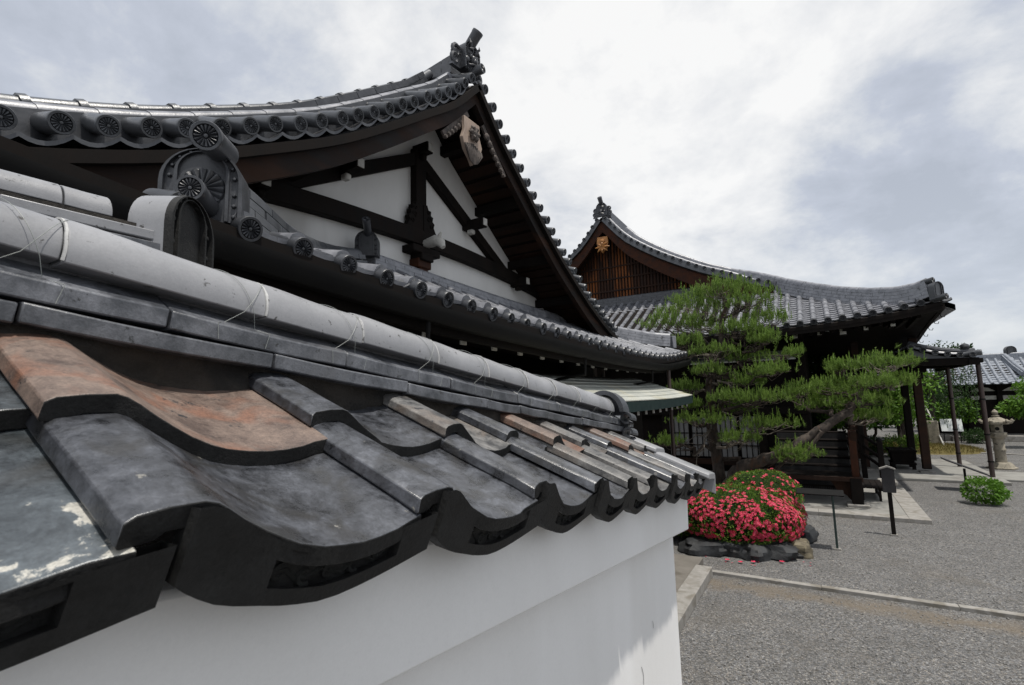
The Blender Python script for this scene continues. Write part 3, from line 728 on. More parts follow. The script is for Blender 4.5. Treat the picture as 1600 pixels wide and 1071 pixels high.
def demon_tile(mb, mw, h=.42, w=.34):
    """carved ridge end: board with brow, eyes, snout and horns, scrolls at the sides and a round tile thrusting up and out"""
    R3 = mw.to_3x3()
    onigawara_board(mb, mw, w, h, .12, beads=11)
    def ball(x, y, z, r, sx=1): mb.lathe(mw @ V((x, y, z - r)), [(r * .5, r * .13), (r * .87, r * .5), (r, r), (r * .87, r * 1.5), (r * .5, r * 1.87), (.002, 2 * r)], 8, axis=R3 @ V((0, 0, 1)))
    ball(.02, 0, h * .38, .065); ball(.05, 0, h * .30, .04)
    for s in (-1, 1):
        ball(.02, s * .06, h * .56, .034); ball(.03, s * .06, h * .44, .03); ball(.0, s * .11, h * .3, .045)
        mb.tube([mw @ V(p) for p in ((.03, s * .02, h * .62), (.06, s * .06, h * .67), (.05, s * .11, h * .64))], [.018, .02, .008], 6)
        mb.tube([mw @ V(p) for p in ((.02, s * .05, h * .74), (.06, s * .09, h * .85), (.05, s * .10, h * .98))], [.022, .016, .004], 6)
        mb.tube([mw @ V(p) for p in ((.03, s * .10, h * .12), (.06, s * .05, h * .14), (.065, 0, h * .16))], [.012, .016, .018], 6)
        # side scrolls
        for cx, cz, r0 in ((w * .5 + .06, h * .50, .085), (w * .5 + .09, h * .20, .075)):
            pts = [mw @ V((-.08, s * (cx + r0 * (1 - .75 * i / 16) * cos(2.2 - .5 * i)), cz + r0 * (1 - .75 * i / 16) * sin(2.2 - .5 * i))) for i in range(17)]
            mb.tube(pts, [.03 * (1 - .5 * i / 16) for i in range(17)], 6)
        mb.prism([(s * w * .45, 0), (s * (w * .5 + .16), -.02), (s * (w * .5 + .10), h * .3), (s * (w * .5 + .12), h * .5), (s * w * .45, h * .68)], mw @ V((-.12, 0, 0)), R3 @ V((0, 1, 0)), R3 @ V((0, 0, 1)), R3 @ V((.05, 0, 0)))

def build_gable_hall():
    t = thing('temple_hall', 'near temple hall with a white plaster gable under sweeping dark tiled eaves', 'temple', (-6.5, 4.83, 0))
    XV, XG, XE = -3.3, -4.2, -2.3
    back = -15.0
    # ---- upper roof body and soffit
    ds = [-4.9 + 9.8 * i / 56 for i in range(57)]
    mb = MB()
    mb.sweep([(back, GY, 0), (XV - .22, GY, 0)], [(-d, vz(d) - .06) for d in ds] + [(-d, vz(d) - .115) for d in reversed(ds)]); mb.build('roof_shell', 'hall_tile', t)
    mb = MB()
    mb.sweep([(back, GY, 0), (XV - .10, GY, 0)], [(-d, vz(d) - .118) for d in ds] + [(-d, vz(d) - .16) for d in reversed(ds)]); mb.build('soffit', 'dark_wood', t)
    for sg in (-1, 1):   # under-eave planks between gable wall and barge board
        mb = MB(); d = .5
        while d < 4.6:
            a, b = d, d + .155
            mb.bar((XG + .02, GY + sg * (a + b) / 2, (vz(a) + vz(b)) / 2 - .172), (XV - .12, GY + sg * (a + b) / 2, (vz(a) + vz(b)) / 2 - .172), .15, .02, up=V((0, -sg * (vz(b) - vz(a)), .155)).normalized()); d += .165
        mb.build('eave_planking', 'brown_wood', t)
    for sg in (-1, 1):
        for d in (.35, 1.15, 2.05, 2.95, 3.9):
            mb = MB(); mb.box(((XG + XV) / 2 - .06, GY + sg * d, vz(d) - .27), (.82, .10, .13)); mb.build('purlin', 'dark_wood', t, bevel=.004)
    # roof rows on the long slopes
    for sg in (-1, 1):
        mb = MB()
        def fn(a, b, sg=sg): d = 4.9 - b; return V((a, GY + sg * d, vz(d) - .05))
        tile_roof(mb, fn, [XV - .95 - .3 * i for i in range(36)], .3, lambda a: 4.6, course=.35, r=.065)
        mb.build('roof_tiling', 'hall_tile', t)
    # ---- verge: crested round tiles, lighter rolls running up behind them
    src = None; r_ = random.Random(5)
    def verge_at(d0, sg):
        e = .01; sl = (vz(d0 + e) - vz(max(d0 - e, 0))) / (2 * e); return sl
    crest = crest_mb(.061, .36).build('verge_tile', 'hall_tile', t, local=True)
    first = True
    for sg in (-1, 1):
        s = .13; 
        d = .14
        while d < 4.7:
            mw = frame((1, r_.gauss(0, .02), -.34 + r_.gauss(0, .025)), (0, r_.gauss(0, .12), 1), (XV + r_.gauss(0, .006), GY + sg * d + r_.gauss(0, .004), vz(d) + .018 + r_.gauss(0, .003)))
            if first: crest.matrix_basis = Matrix.Translation(-ORI[t.name]) @ mw; first = False
            else: inst(crest, t, mw)
            sl = verge_at(d, sg); d += .228 / sqrt(1 + sl * sl)
    inst(crest, t, frame((1, 0, .06), (0, 0, 1), (XV + .05, GY, vz(0) + .06)))
    for sg in (-1, 1):
        mb = MB(); d = .25
        while d < 4.75:     # concave tile lips between the round ends
            sl = verge_at(d, sg); st = .228 / sqrt(1 + sl * sl)
            P = [(XV - .03, GY + sg * (d + st * (i / 6)), vz(d + st * i / 6) - .035 - .045 * 4 * (i / 6) * (1 - i / 6)) for i in range(7)]
            o = len(mb.v)
            for x, y, z in P: mb.v += [(x, y, z), (x, y, z - .026), (x - .3, y, z + .0)]
            for i in range(6):
                a, b = o + 3 * i, o + 3 * i + 3; mb.f += [(a, b, b + 1, a + 1), (a, a + 2, b + 2, b)]
            d += st
        mb.build('verge_lip', 'ornament_tile', t)
        for X, dz, r, m_, seg in ((XV - .34, .175, .062, 'hall_tile_pale', .3), (XV - .66, .335, .062, 'hall_tile', .30)):
            mb = MB(); d = .2
            while d < 4.75:
                sl = verge_at(d, sg); st = seg / sqrt(1 + sl * sl)
                a, b = (X, GY + sg * d, vz(d) + dz), (X, GY + sg * (d + st), vz(d + st) + dz)
                if m_ == 'hall_tile':
                    q = V(b).lerp(V(a), .16); mb.tube([a, q], r, 10); mb.tube([q, b], r * 1.22, 10)
                else: mb.tube([a, b], [r * .97, r * 1.05], 10)
                d += st
            mb.build('verge_roll', m_, t)
        mb = MB(); P = [(XV - .34, GY + sg * d, vz(d)) for d in [.2 + .3 * i for i in range(16)]]
        mb.sweep(P, [(-.10, -.08), (.10, -.08), (.085, .165), (-.085, .165)]); mb.build('verge_base', 'ornament_tile', t)
        mb = MB(); ridge(mb, [(XV - .66, y, z) for x, y, z in P], [(.11, -.06, .10), (.105, .105, .17), (.10, .175, .24), (.095, .245, .31)], 0, .3); mb.build('verge_ridge', 'ornament_tile', t)
    # ---- main ridge and its end tile
    mb = MB(); ridge(mb, [(back, GY, 6.25), (-9, GY, 6.25), (-6, GY, 6.27), (-4.4, GY, 6.33), (-3.62, GY, 6.42)], [(.17, 0, .07), (.155, .075, .14), (.145, .145, .21), (.135, .215, .27)], .075, .33, .27); mb.build('main_ridge', 'ornament_tile', t)
    mb = MB(); mw = frame((1, 0, .0), (0, 0, 1), (-3.42, GY, 6.42)); demon_tile(mb, mw, .40, .32); o = mb.build('ridge_end_ornament', 'ornament_tile', t, sharp=40)
    mb = crest_mb(.074, .19); c = mb.build('projecting_round_tile', 'ornament_tile', t, local=True); c.matrix_basis = Matrix.Translation(-ORI[t.name]) @ frame((.62, .05, .72), (0, 0, 1), (-3.31, GY, 6.94))
    # ---- barge boards
    for sg in (-1, 1):
        mb = MB(); D = [.0 + 4.7 * i / 30 for i in range(31)]
        top = [(d, vz(d) - .12) for d in D]; bot = [(d, vz(d) - .12 - (.255 + .03 * d / 4.7)) for d in D]
        vs = [(x, GY + sg * d, z) for x in (XV - .07, XV - .15) for L in (top, bot) for d, z in L]; n = 31
        mb.add(vs, [(k + i, k + i + 1, k + n + i + 1, k + n + i) for k in (0, 2 * n) for i in range(n - 1)] + [(i, i + 1, 2 * n + i + 1, 2 * n + i) for i in range(n - 1)] + [(n + i, n + i + 1, 3 * n + i + 1, 3 * n + i) for i in range(n - 1)])
        mb.build('barge_board', 'barge_wood', t, normals=True)
        mb = MB()
        mb.sweep([(XV - .045, GY + sg * d, vz(d) - .145) for d in D], [(-.04, -.055), (.04, -.055), (.04, .02), (-.04, .02)]); mb.build('barge_moulding', 'dark_wood', t)
    # ---- pendant under the apex
    mb = MB(); o = (XV - .06, 4.66, 5.20)
    P = [(-.155, .46), (.155, .46), (.15, .30), (.20, .18), (.15, .05), (.06, -.03), (0, -.11), (-.06, -.03), (-.15, .05), (-.20, .18), (-.15, .30)]
    mb.prism(P, o, (0, 1, 0), (0, 0, 1), (.05, 0, 0)); pend = mb.build('gable_pendant', 'pale_wood', t, bevel=.008)
    mb = MB(); PY = 4.66
    for i in range(9):
        y = -.16 + .04 * i; mb.tube([(XV - .005, PY + y, 5.36 - .3 * abs(y)), (XV + .012, PY + y * .9, 5.25), (XV - .002, PY + y * .45, 5.10 + .2 * abs(y))], [.012, .02, .008], 6)
    mb.lathe((XV + .0, PY, 5.48), [(.075, 0), (.085, .02), (.07, .035), (.03, .05), (.002, .055)], 6, axis=(1, 0, 0))
    for i in range(6):
        a = pi / 3 * i; mb.tube([(XV + .02, PY, 5.48), (XV + .03, PY + .07 * cos(a), 5.48 + .07 * sin(a)), (XV + .01, PY + .1 * cos(a), 5.48 + .1 * sin(a))], [.02, .03, .008], 6)
    mb.build('carved_leaf', 'weathered_wood', pend)
    for sg in (-1, 1):
        mb = MB()
        for i in range(7):
            d = .24 + .062 * i; z = vz(d) - .455 - .008 * i
            mb.lathe((XV - .10, GY + sg * d, z), [(.045 - .004 * i, 0), (.05 - .004 * i, .03), (.02, .05)], 8, axis=(1, 0, 0))
        mb.bar((XV - .09, GY + sg * .16, vz(.16) - .42), (XV - .09, GY + sg * .64, vz(.64) - .46), .03, .07); mb.build('pendant_fin', 'weathered_wood', t)
    # ---- gable wall
    mb = MB(); D = [4.2 * i / 24 for i in range(25)]
    poly = [(GY - d, vz(d) - .17) for d in reversed(D)] + [(GY + d, vz(d) - .17) for d in D[1:]] + [(GY + 4.2, 3.3), (GY - 4.2, 3.3)]
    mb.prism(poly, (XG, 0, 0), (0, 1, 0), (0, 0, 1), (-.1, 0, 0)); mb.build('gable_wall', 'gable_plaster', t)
    mb = MB(); mb.box((XG + .05, 4.63, 4.83), (.10, .19, 1.35)); mb.build('gable_post', 'dark_wood', t, bevel=.005)
    mb = MB(); K = 24
    sec = lambda y: 4.22 + .12 * (1 - ((y - GY) / 2.5) ** 2)
    vs = []
    for i in range(K + 1):
        y = GY - 3.05 + 6.1 * i / K; z = sec(y)
        vs += [(XG + .005, y, z - .09), (XG + .12, y, z - .09), (XG + .12, y, z + .10), (XG + .005, y, z + .10)]
    mb.add(vs, [(i * 4 + q, i * 4 + (q + 1) % 4, i * 4 + 4 + (q + 1) % 4, i * 4 + 4 + q) for i in range(K) for q in range(4)] + [(0, 1, 2, 3), (K * 4 + 3, K * 4 + 2, K * 4 + 1, K * 4)])
    mb.build('tie_beam', 'dark_wood', t, bevel=.006)
    for sg in (-1, 1):
        mb = MB(); mb.bar((XG + .045, 4.63, 5.41), (XG + .045, 4.63 + sg * 2.1, 4.27), .09, .15); mb.build('rake_beam', 'dark_wood', t, bevel=.005)
    for y, z, L in ((3.42, 4.78, .34), (5.66, 4.80, .36), (2.47, 4.27, .22), (6.95, 4.20, .3), (4.63, 5.50, .25)):
        mb = MB(); mb.box((XG + L / 2, y, z), (L, .11, .13)); a = mb.build('bracket_arm', 'dark_wood', t, bevel=.004)
        mb = MB(); mb.box((XG + L + .008, y, z), (.016, .085, .10)); mb.build('painted_tip', 'white_paint', a, bevel=.003)
        mb = MB(); mb.box((XG + .12, y, z - .10), (.10, .08, .07)); mb.build('bearing_block', 'white_paint' if y in (3.42, 5.66) else 'dark_wood', a, bevel=.02)
    # carved frog-leg strut round the foot of the post
    mb = MB()
    for sg in (-1, 1):
        P = [(.03, .05), (.52, .02), (.47, .09), (.36, .12), (.27, .17), (.22, .25), (.24, .30), (.20, .33), (.215, .385), (.17, .40), (.175, .46), (.125, .46), (.10, .52), (.03, .50)]
        mb.prism([(sg * y, z) for y, z in P], (XG + .035, 4.63, 4.28), (0, 1, 0), (0, 0, 1), (.075, 0, 0))
    mb.build('carved_strut', 'dark_wood', t, bevel=.004)
    for sg in (-1, 1):
        mb = MB()
        for y, z, r in ((.13, .33, .045), (.17, .24, .035), (.12, .42, .035)):
            mb.tube([(XG + .115, 4.63 + sg * (y + r * (1 - i / 14) * cos(i * .5)), 4.28 + z + r * (1 - i / 14) * sin(i * .5)) for i in range(13)], .009, 5)
        mb.build('leaf_carving', 'dark_wood', t)
    mb = MB(); mb.box((XG + .09, 4.63, 4.16), (.2, .5, .09)); mb.box((XG + .1, 4.63, 4.08), (.2, .22, .1)); mb.build('bracket_block', 'dark_wood', t, bevel=.012)
    mb = MB(); mb.tube([(XG + .12, 4.68, 4.27), (XG + .28, 4.68, 4.29), (XG + .36, 4.68, 4.25), (XG + .40, 4.68, 4.18)], [.06, .07, .065, .03], 10); mb.tube([(XG + .33, 4.68, 4.32), (XG + .37, 4.68, 4.38)], [.03, .012], 8); mb.build('beam_nose', 'white_paint', t)
    mb = MB(); mb.box((XG + .08, 4.62, 4.0), (.16, .24, .12)); mb.box((XG + .08, 4.62, 3.91), (.12, .16, .1)); mb.build('strut_block', 'red_wood', t, bevel=.015)
    # ---- lower roof along the gable
    y0, y1 = 1.05, 10.75
    HB = [(1.15, .02), (1.58, .4), (1.95, .7), (2.3, 1.0), (2.7, 1.3), (3.1, 1.55), (3.5, 1.7), (3.8, 1.84)]
    def bmax(y): return max(.0, min(1.84, lerp_tab(HB, y))) if y < 3.8 else (1.84 if y < 8.8 else max(.12, 1.84 - (y - 8.8) * .93))
    def low(y, b): return V((XE - b, y, ez(y) + (.30 - .12 * max(0, min(1, (3.9 - y) / 2.6))) * b + .075 * b * b))
    rows = [y0 + .302 * i for i in range(33)]
    mb = MB(); tile_roof(mb, low, rows, .302, bmax, course=.25, r=.058, b0=lambda a: .05); mb.build('lower_roof_tiling', 'hall_tile_pale', t)
    mb = MB(); n = 60
    vs = []
    for i in range(n + 1):
        y = .3 + 10.6 * i / n; bm_ = max(.1, bmax(y) if y > .8 else .2)
        for b, dz in ((0, -.03), (bm_, -.03), (bm_, -.11), (0, -.10)): p = low(y, b); vs.append((p.x, p.y, p.z + dz))
    mb.add(vs, [(i * 4 + q, i * 4 + (q + 1) % 4, i * 4 + 4 + (q + 1) % 4, i * 4 + 4 + q) for i in range(n) for q in range(4)] + [(0, 1, 2, 3), (n * 4 + 3, n * 4 + 2, n * 4 + 1, n * 4)])
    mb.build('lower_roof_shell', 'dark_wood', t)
    et = crest_mb(.062, .30, lip=(.302, .055, .03)).build('eave_tile', 'ornament_tile', t, local=True)
    for i, y in enumerate(rows):
        mw = frame((1, r_.gauss(0, .02), -.30 + r_.gauss(0, .02)), (0, r_.gauss(0, .1), 1), (XE + .01 + r_.gauss(0, .006), y + r_.gauss(0, .004), ez(y) - .02 + r_.gauss(0, .003)))
        if i == 0: et.matrix_basis = Matrix.Translation(-ORI[t.name]) @ mw
        else: inst(et, t, mw)
    mb = MB(); P = [(XE + .05, y, ez(y) - .145) for y in [.2 + .55 * i for i in range(20)]]
    mb.sweep(P, [(-.07, .02), (-.065, -.05), (-.03, -.09), (.03, -.09), (.065, -.05), (.07, .02), (.055, .02), (.05, -.04), (.02, -.07), (-.02, -.07), (-.05, -.04), (-.055, .02)]); mb.build('gutter', 'metal_dark', t)
    mb = MB(); mb.sweep([(x - .12, y, z - .03) for x, y, z in P], [(-.03, -.1), (.03, -.1), (.03, .1), (-.03, .1)]); mb.build('fascia_board', 'dark_wood', t)
    for k in range(18):
        y = 1.99 + .48 * k
        mb = MB(); z = ez(y) - .21; mb.bar((-4.2, y, z + .42), (-2.585, y, z), .075, .10); a = mb.build('rafter', 'dark_wood', t)
        mb = MB(); mb.box((-2.578, y, z), (.02, .078, .105)); mb.build('painted_tip', 'white_paint', a, bevel=.003)
    for y in (2.6, 5.3, 8.0):
        mb = MB(); mb.tube([(XE + .05, y, ez(y) - .22), (XE + .04, y, ez(y) - .42), (XE - .3, y, ez(y) - .46), (-2.75, y, ez(y) - .5)], .018, 8); mb.build('gutter_outlet', 'metal_dark', t)
    mb = MB(); mb.tube([(XE + .04, 9.05, 2.82), (XE + .04, 9.05, .1)], .032, 10); mb.build('downpipe', 'pipe_brown', t)
    # flat ridge along the foot of the gable, its end tile and the corner hip
    mb = MB(); yy = [3.72, 5, 6.5, 8, 9.3, 10.2, 10.75]
    zz = [3.80, 3.755, 3.72, 3.71, 3.70, 3.71, 3.74]
    path = [(-4.06, y, z) for y, z in zip(yy[:5], zz)] + [(-3.55, 10.1, 3.62), (-2.95, 10.55, 3.48), (-2.62, 10.72, 3.44)]
    ridge(mb, path, [(.125, -.14, -.085), (.115, -.08, -.025), (.105, -.02, .035), (.095, .04, .085)], .06, .31, .085); mb.build('gable_foot_ridge', 'hall_tile_pale', t)
    mb = MB(); mb.box((-2.56, 10.76, 3.40), (.09, .12, .26), Matrix.Rotation(.9, 3, 'Z')); mb.build('foot_ridge_end', 'hall_tile_pale', t, bevel=.01)
    mb = MB(); mw = frame((.75, -1, 0), (0, 0, 1), (-3.98, 3.62, 3.86)); onigawara_board(mb, mw, .24, .27, .12, 7); mb.build('small_end_ornament', 'ornament_tile', t, sharp=35)
    c = crest_mb(.042, .22).build('projecting_round_tile', 'ornament_tile', t, local=True); c.matrix_basis = Matrix.Translation(-ORI[t.name]) @ frame((.6, -.7, .5), (0, 0, 1), (-3.86, 3.50, 4.20))
    mb = MB(); hip = [(-2.55, 1.32, 3.42), (-2.7, 1.58, 3.40), (-3.0, 1.95, 3.425), (-3.3, 2.3, 3.49), (-3.6, 2.7, 3.58), (-3.85, 3.1, 3.68), (-3.98, 3.5, 3.77)]
    ridge(mb, hip, [(.155, -.18, -.135), (.135, -.118, -.07), (.115, -.054, -.008), (.098, .01, .056)], .062, .26, .065); mb.build('corner_hip', 'hall_tile', t)
    mb = MB(); mw = frame((.80, -.78, .02), (0, 0, 1), (-2.45, 1.20, 3.185)); onigawara_board(mb, mw, .36, .36, .12, 9)
    R3 = mw.to_3x3()
    na = 64; o = len(mb.v)     # large chrysanthemum on the sunk field
    for fr in (.18, .3, .55, .8, .95, 1.0):
        for j in range(na):
            a = 2 * pi * j / na; rib = abs(cos(a * 8)) ** .7; R_ = .098 * fr * (1 + .03 * rib * (fr > .9)); mb.v.append(tuple(mw @ V((.003 + .014 * rib * (fr < 1) * (.5 + .5 * fr), R_ * cos(a), .165 + R_ * sin(a)))))
    for i in range(5):
        for j in range(na): mb.f.append((o + i * na + j, o + i * na + (j + 1) % na, o + (i + 1) * na + (j + 1) % na, o + (i + 1) * na + j))
    mb.lathe(mw @ V((.0, 0, .17)), [(.026, 0), (.022, .014), (.002, .018)], 10, axis=R3 @ V((1, 0, 0)))
    mb.build('corner_end_ornament', 'ornament_tile', t, sharp=35)
    c = crest_mb(.068, .30).build('projecting_round_tile', 'ornament_tile', t, local=True); c.matrix_basis = Matrix.Translation(-ORI[t.name]) @ frame((0.198, -0.189, -0.053), (0, 0, 1), (-2.262, 1.112, 3.519))
    c2 = crest_mb(.058, .34).build('corner_round_tile', 'ornament_tile', t, local=True); c2.matrix_basis = Matrix.Translation(-ORI[t.name]) @ frame((0.212, -0.19, -0.008), (0, 0, 1), (-2.251, 1.051, 3.25))
    # small hidden slope round the corner and dark timber walls
    mb = MB(); mb.add([(-2.35, .9, 3.0), (-4.2, 3.4, 3.45), (-9, 3.4, 3.45), (-9, .2, 2.95), (-2.4, .6, 2.98)], [(0, 1, 2, 3, 4)]); mb.build('side_roof', 'hall_tile', t, normals=False)
    mb = MB(); mb.box((-4.1, 5.9, 1.75), (.12, 9.0, 3.5)); mb.box((-8.2, 1.4, 1.75), (8.0, .12, 3.5)); mb.box((-8.2, 10.4, 1.75), (8.0, .12, 3.5)); mb.build('timber_wall', 'dark_wood', t)
    for i in range(6):
        mb = MB(); mb.box((-4.0, 1.6 + 1.72 * i, 1.55), (.16, .16, 3.1)); mb.build('wall_post', 'dark_wood', t, bevel=.006)
    # ---- copper porch roof below
    def cop(y, b): return V((-1.9 - b, y, 2.235 + .042 * max(0, (y - 7) / 2.15) ** 2 + .36 * b - .0 * b))
    mb = MB(); ya, yb = 3.4, 9.15; K = 7
    for i in range(K):
        b0, b1 = .95 * i / K, .95 * (i + 1) / K; vs = []
        N = 24
        for j in range(N + 1):
            y = ya + (yb - .25 * b0 - ya) * j / N; vs += [cop(y, b0) + V((0, 0, .012)), cop(y, b1), cop(y, b0) + V((0, 0, -.006))]
        mb.add(vs, [(j * 3, j * 3 + 3, j * 3 + 4, j * 3 + 1) for j in range(N)] + [(j * 3, j * 3 + 2, j * 3 + 5, j * 3 + 3) for j in range(N)])
    cp = mb.build('porch_roof', 'copper_patina', t, normals=False)
    mb = MB(); mb.sweep([cop(ya + (yb - ya) * j / 16, .03) + V((0, 0, -.075)) for j in range(17)], [(-.03, -.065), (.03, -.065), (.03, .065), (-.03, .065)]); mb.bar(cop(yb - .03, 0) + V((0, 0, -.075)), cop(yb - .2, .95) + V((0, 0, -.075)), .05, .13)
    mb.build('roof_edge', 'copper_edge', cp)
    for k in range(16):
        y = 3.9 + .345 * k; mb = MB(); mb.bar(cop(y, .10) + V((0, 0, -.185)), cop(y, .95) + V((0, 0, -.17)), .03, .06); a = mb.build('porch_rafter', 'dark_wood', t)
        mb = MB(); mb.box(cop(y, .09) + V((0, 0, -.185)), (.02, .03, .065)); mb.build('painted_tip', 'white_paint', a)
    mb = MB(); mb.box((-2.9, 6.6, 2.35), (.1, 5.6, .5)); mb.box((-2.86, 6.4, 1.05), (.06, 5.6, 2.1)); mb.build('porch_wall', 'dark_wood', t)
build_gable_hall()

# ------------------------------------------------------------ temple hall behind the pine
def build_slatted_hall():
    t = thing('temple_hall', 'far temple hall behind the pine with a brown slatted gable and upswept tiled corner', 'temple', (-2, 16, 0))
    AX, YV, YG = -6.25, 16.7, 17.45
    PR = [(0, 8.86), (.16, 8.70), (.5, 8.275), (.88, 7.87), (1.32, 7.531), (1.83, 7.186), (2.33, 6.886), (2.83, 6.614), (3.32, 6.362), (3.83, 6.153), (4.39, 5.92), (4.92, 5.70), (5.47, 5.517), (6.3, 5.25), (7.2, 4.95), (8.0, 4.62), (8.75, 4.22)]
    def pz(d): return smooth_tab(PR, abs(d))
    EV = [(-12, 3.80), (-4, 3.84), (-1.5, 3.86), (-.56, 3.885), (.3, 3.92), (.84, 3.962), (1.4, 4.015), (1.92, 4.09), (2.3, 4.165), (2.7, 4.26)]
    def ev(x): return smooth_tab(EV, x)
    YE = 14.0
    def hipY(x): return 16.7 - (x + .79) * .84
    def bmax(x): return (YG - YE - .05) if x < -1.4 else max(0, min(YG - YE - .05, hipY(x) - YE))
    def front(x, b):
        f = b / 3.4; return V((x, YE + b, ev(x) + (5.62 - ev(x)) * (.82 * f + .18 * f * f)))
    rows = [2.071 - .292 * i for i in range(37)]; rows = rows[::-1]
    mb = MB(); tile_roof(mb, front, rows + [rows[-1] + .292], .292, bmax, course=.30, r=.068, b0=lambda a: .06); mb.build('front_roof_tiling', 'hall_tile_pale', t)
    mb = MB(); N = 40; vs = []
    for i in range(N + 1):
        x = -8.6 + (2.44 + 8.6) * i / N
        for b, dz in ((0, -.05), (max(bmax(x), .02), -.05), (max(bmax(x), .02), -.16), (0, -.13)): p = front(x, b); vs.append((p.x, p.y, p.z + dz))
    mb.add(vs, [(i * 4 + q, i * 4 + (q + 1) % 4, i * 4 + 4 + (q + 1) % 4, i * 4 + 4 + q) for i in range(N) for q in range(4)] + [(0, 1, 2, 3), (N * 4 + 3, N * 4 + 2, N * 4 + 1, N * 4)])
    mb.build('front_roof_shell', 'dark_wood', t)
    et = crest_mb(.074, .32, lip=(.292, .05, .032)).build('eave_tile', 'ornament_tile', t, local=True)
    k = 0
    for x in [r for r in rows if r > -5.5] + [2.32]:
        mw = frame((0, -1, -.28), (0, 0, 1), (x, YE - .02, ev(x) + .035))
        if k == 0: et.matrix_basis = Matrix.Translation(-ORI[t.name]) @ mw
        else: inst(et, t, mw)
        k += 1
    # main slopes
    D = [8.9 * i / 40 for i in range(41)]
    mb = MB()
    for sg in (-1, 1):
        vs = []
        n = 41
        dl = [d if (sg > 0) else d * .8 for d in D]
        for y in (YV + .05, 31): vs += [(AX + sg * d, y, pz(d) - .08) for d in dl] + [(AX + sg * d, y, pz(d) - .2) for d in reversed(dl)]
        # beyond the verge foot the right slope runs on to the hip
        if sg > 0:
            for i, d in enumerate(dl):
                x = AX + d
                if x > -.79: yh = max(14.05, hipY(x)); vs[i] = (x, yh, vs[i][2]); vs[81 - i] = (x, yh, vs[81 - i][2])
        m2 = 82; mb.add(vs, [(i, (i + 1) % m2, m2 + (i + 1) % m2, m2 + i) for i in range(m2)])
    mb.build('main_roof', 'hall_tile', t)
    # verge crest tiles
    vt = crest_mb(.072, .34).build('verge_tile', 'hall_tile', t, local=True); k = 0
    for sg in (-1, 1):
        d = .16
        while d < 5.5:
            e = .01; sl = (pz(d + e) - pz(d - e)) / (2 * e); mw = frame((0, -1, -.05), (0, 0, 1), (AX + sg * d, YV, pz(d)))
            if k == 0: vt.matrix_basis = Matrix.Translation(-ORI[t.name]) @ mw
            else: inst(vt, t, mw)
            k += 1; d += .275 / sqrt(1 + sl * sl)
        for dz, yo, r, m_ in ((.09, .36, .065, 'hall_tile_pale'),):
            mb = MB(); d = .2
            while d < 4.95:
                e = .01; sl = (pz(d + e) - pz(d - e)) / (2 * e); st = .3 / sqrt(1 + sl * sl)
                mb.tube([(AX + sg * d, YV + yo, pz(d) + dz - .14 * max(0, d - 4.2)), (AX + sg * (d + st), YV + yo, pz(d + st) + dz - .14 * max(0, d + st - 4.2))], [r * .97, r * 1.05], 10); d += st
            mb.build('verge_roll', m_, t)
        mb = MB(); P = [(AX + sg * d, YV + .34, pz(d) - .06) for d in [.1 + .27 * i for i in range(20)]]
        mb.sweep(P, [(-.32, -.1), (.32, -.1), (.32, .06), (-.32, .06)]); mb.build('verge_bed', 'hall_tile', t)
        # descending ridge
        mb = MB(); P = [(AX + sg * d, YV + .78, pz(d) - .02) for d in [.5 + .36 * i for i in range(11)]] + ([(AX + 4.6, YV + .66, 5.84), (AX + 5.0, YV + .48, 5.66), (AX + 5.37, YV + .25, 5.47)] if sg > 0 else [])
        ridge(mb, P, [(.15, -.05, .05), (.14, .055, .12), (.13, .125, .19), (.12, .195, .26)], .075, .32, .26); mb.build('descending_ridge', 'hall_tile_pale', t)
        # barge board
        mb = MB(); dd = [5.6 * i / 30 for i in range(31)]; n = 31
        vs = [(AX + sg * d, y, z) for y in (YV + .10, YV + .20) for L in (0, 1) for d, z in [(d, pz(d) - .12 - L * (.50 + .02 * d)) for d in dd]]
        mb.add(vs, [(k2 + i, k2 + i + 1, k2 + n + i + 1, k2 + n + i) for k2 in (0, 2 * n) for i in range(n - 1)] + [(n + i, n + i + 1, 3 * n + i + 1, 3 * n + i) for i in range(n - 1)] + [(i, i + 1, 2 * n + i + 1, 2 * n + i) for i in range(n - 1)])
        mb.build('barge_board', 'red_wood', t)
        mb = MB(); mb.sweep([(AX + sg * d, YV + .08, pz(d) - .14) for d in dd], [(-.04, -.06), (.04, -.06), (.04, .03), (-.04, .03)]); mb.build('barge_moulding', 'dark_wood', t)
    mb = MB(); ridge(mb, [(AX, 30, 8.9), (AX, 20, 8.9), (AX, 17.3, 8.96)], [(.2, -.15, -.03), (.18, -.02, .1), (.16, .105, .22)], .09, .4, .22); mb.build('main_ridge', 'ornament_tile', t)
    mb = MB(); demon_tile(mb, frame((0, -1, 0), (0, 0, 1), (AX, YV + .12, 8.86)), .50, .40); mb.build('ridge_end_ornament', 'ornament_tile', t, sharp=40)
    c = crest_mb(.085, .3).build('projecting_round_tile', 'ornament_tile', t, local=True); c.matrix_basis = Matrix.Translation(-ORI[t.name]) @ frame((0, -.62, .72), (0, 0, 1), (AX, YV - .02, 9.52))
    # corner hip
    mb = MB(); hp = [(-.88, 16.95, 5.47), (-.6, 16.6, 5.28), (-.05, 16.09, 4.99), (.66, 15.5, 4.66), (1.25, 15.0, 4.45), (1.75, 14.6, 4.34), (2.1, 14.3, 4.34), (2.30, 14.13, 4.40)]
    ridge(mb, hp, [(.14, -.12, -.05), (.13, -.045, .03), (.12, .035, .11), (.11, .115, .19), (.10, .195, .26)], .075, .28,   .26); mb.build('corner_hip', 'hall_tile_pale', t)
    mb = MB(); mw = frame((.74, -.66, 0), (0, 0, 1), (2.40, 14.05, 4.24)); onigawara_board(mb, mw, .30, .36, .10, 7); mb.build('corner_end_ornament', 'ornament_tile', t, sharp=35)
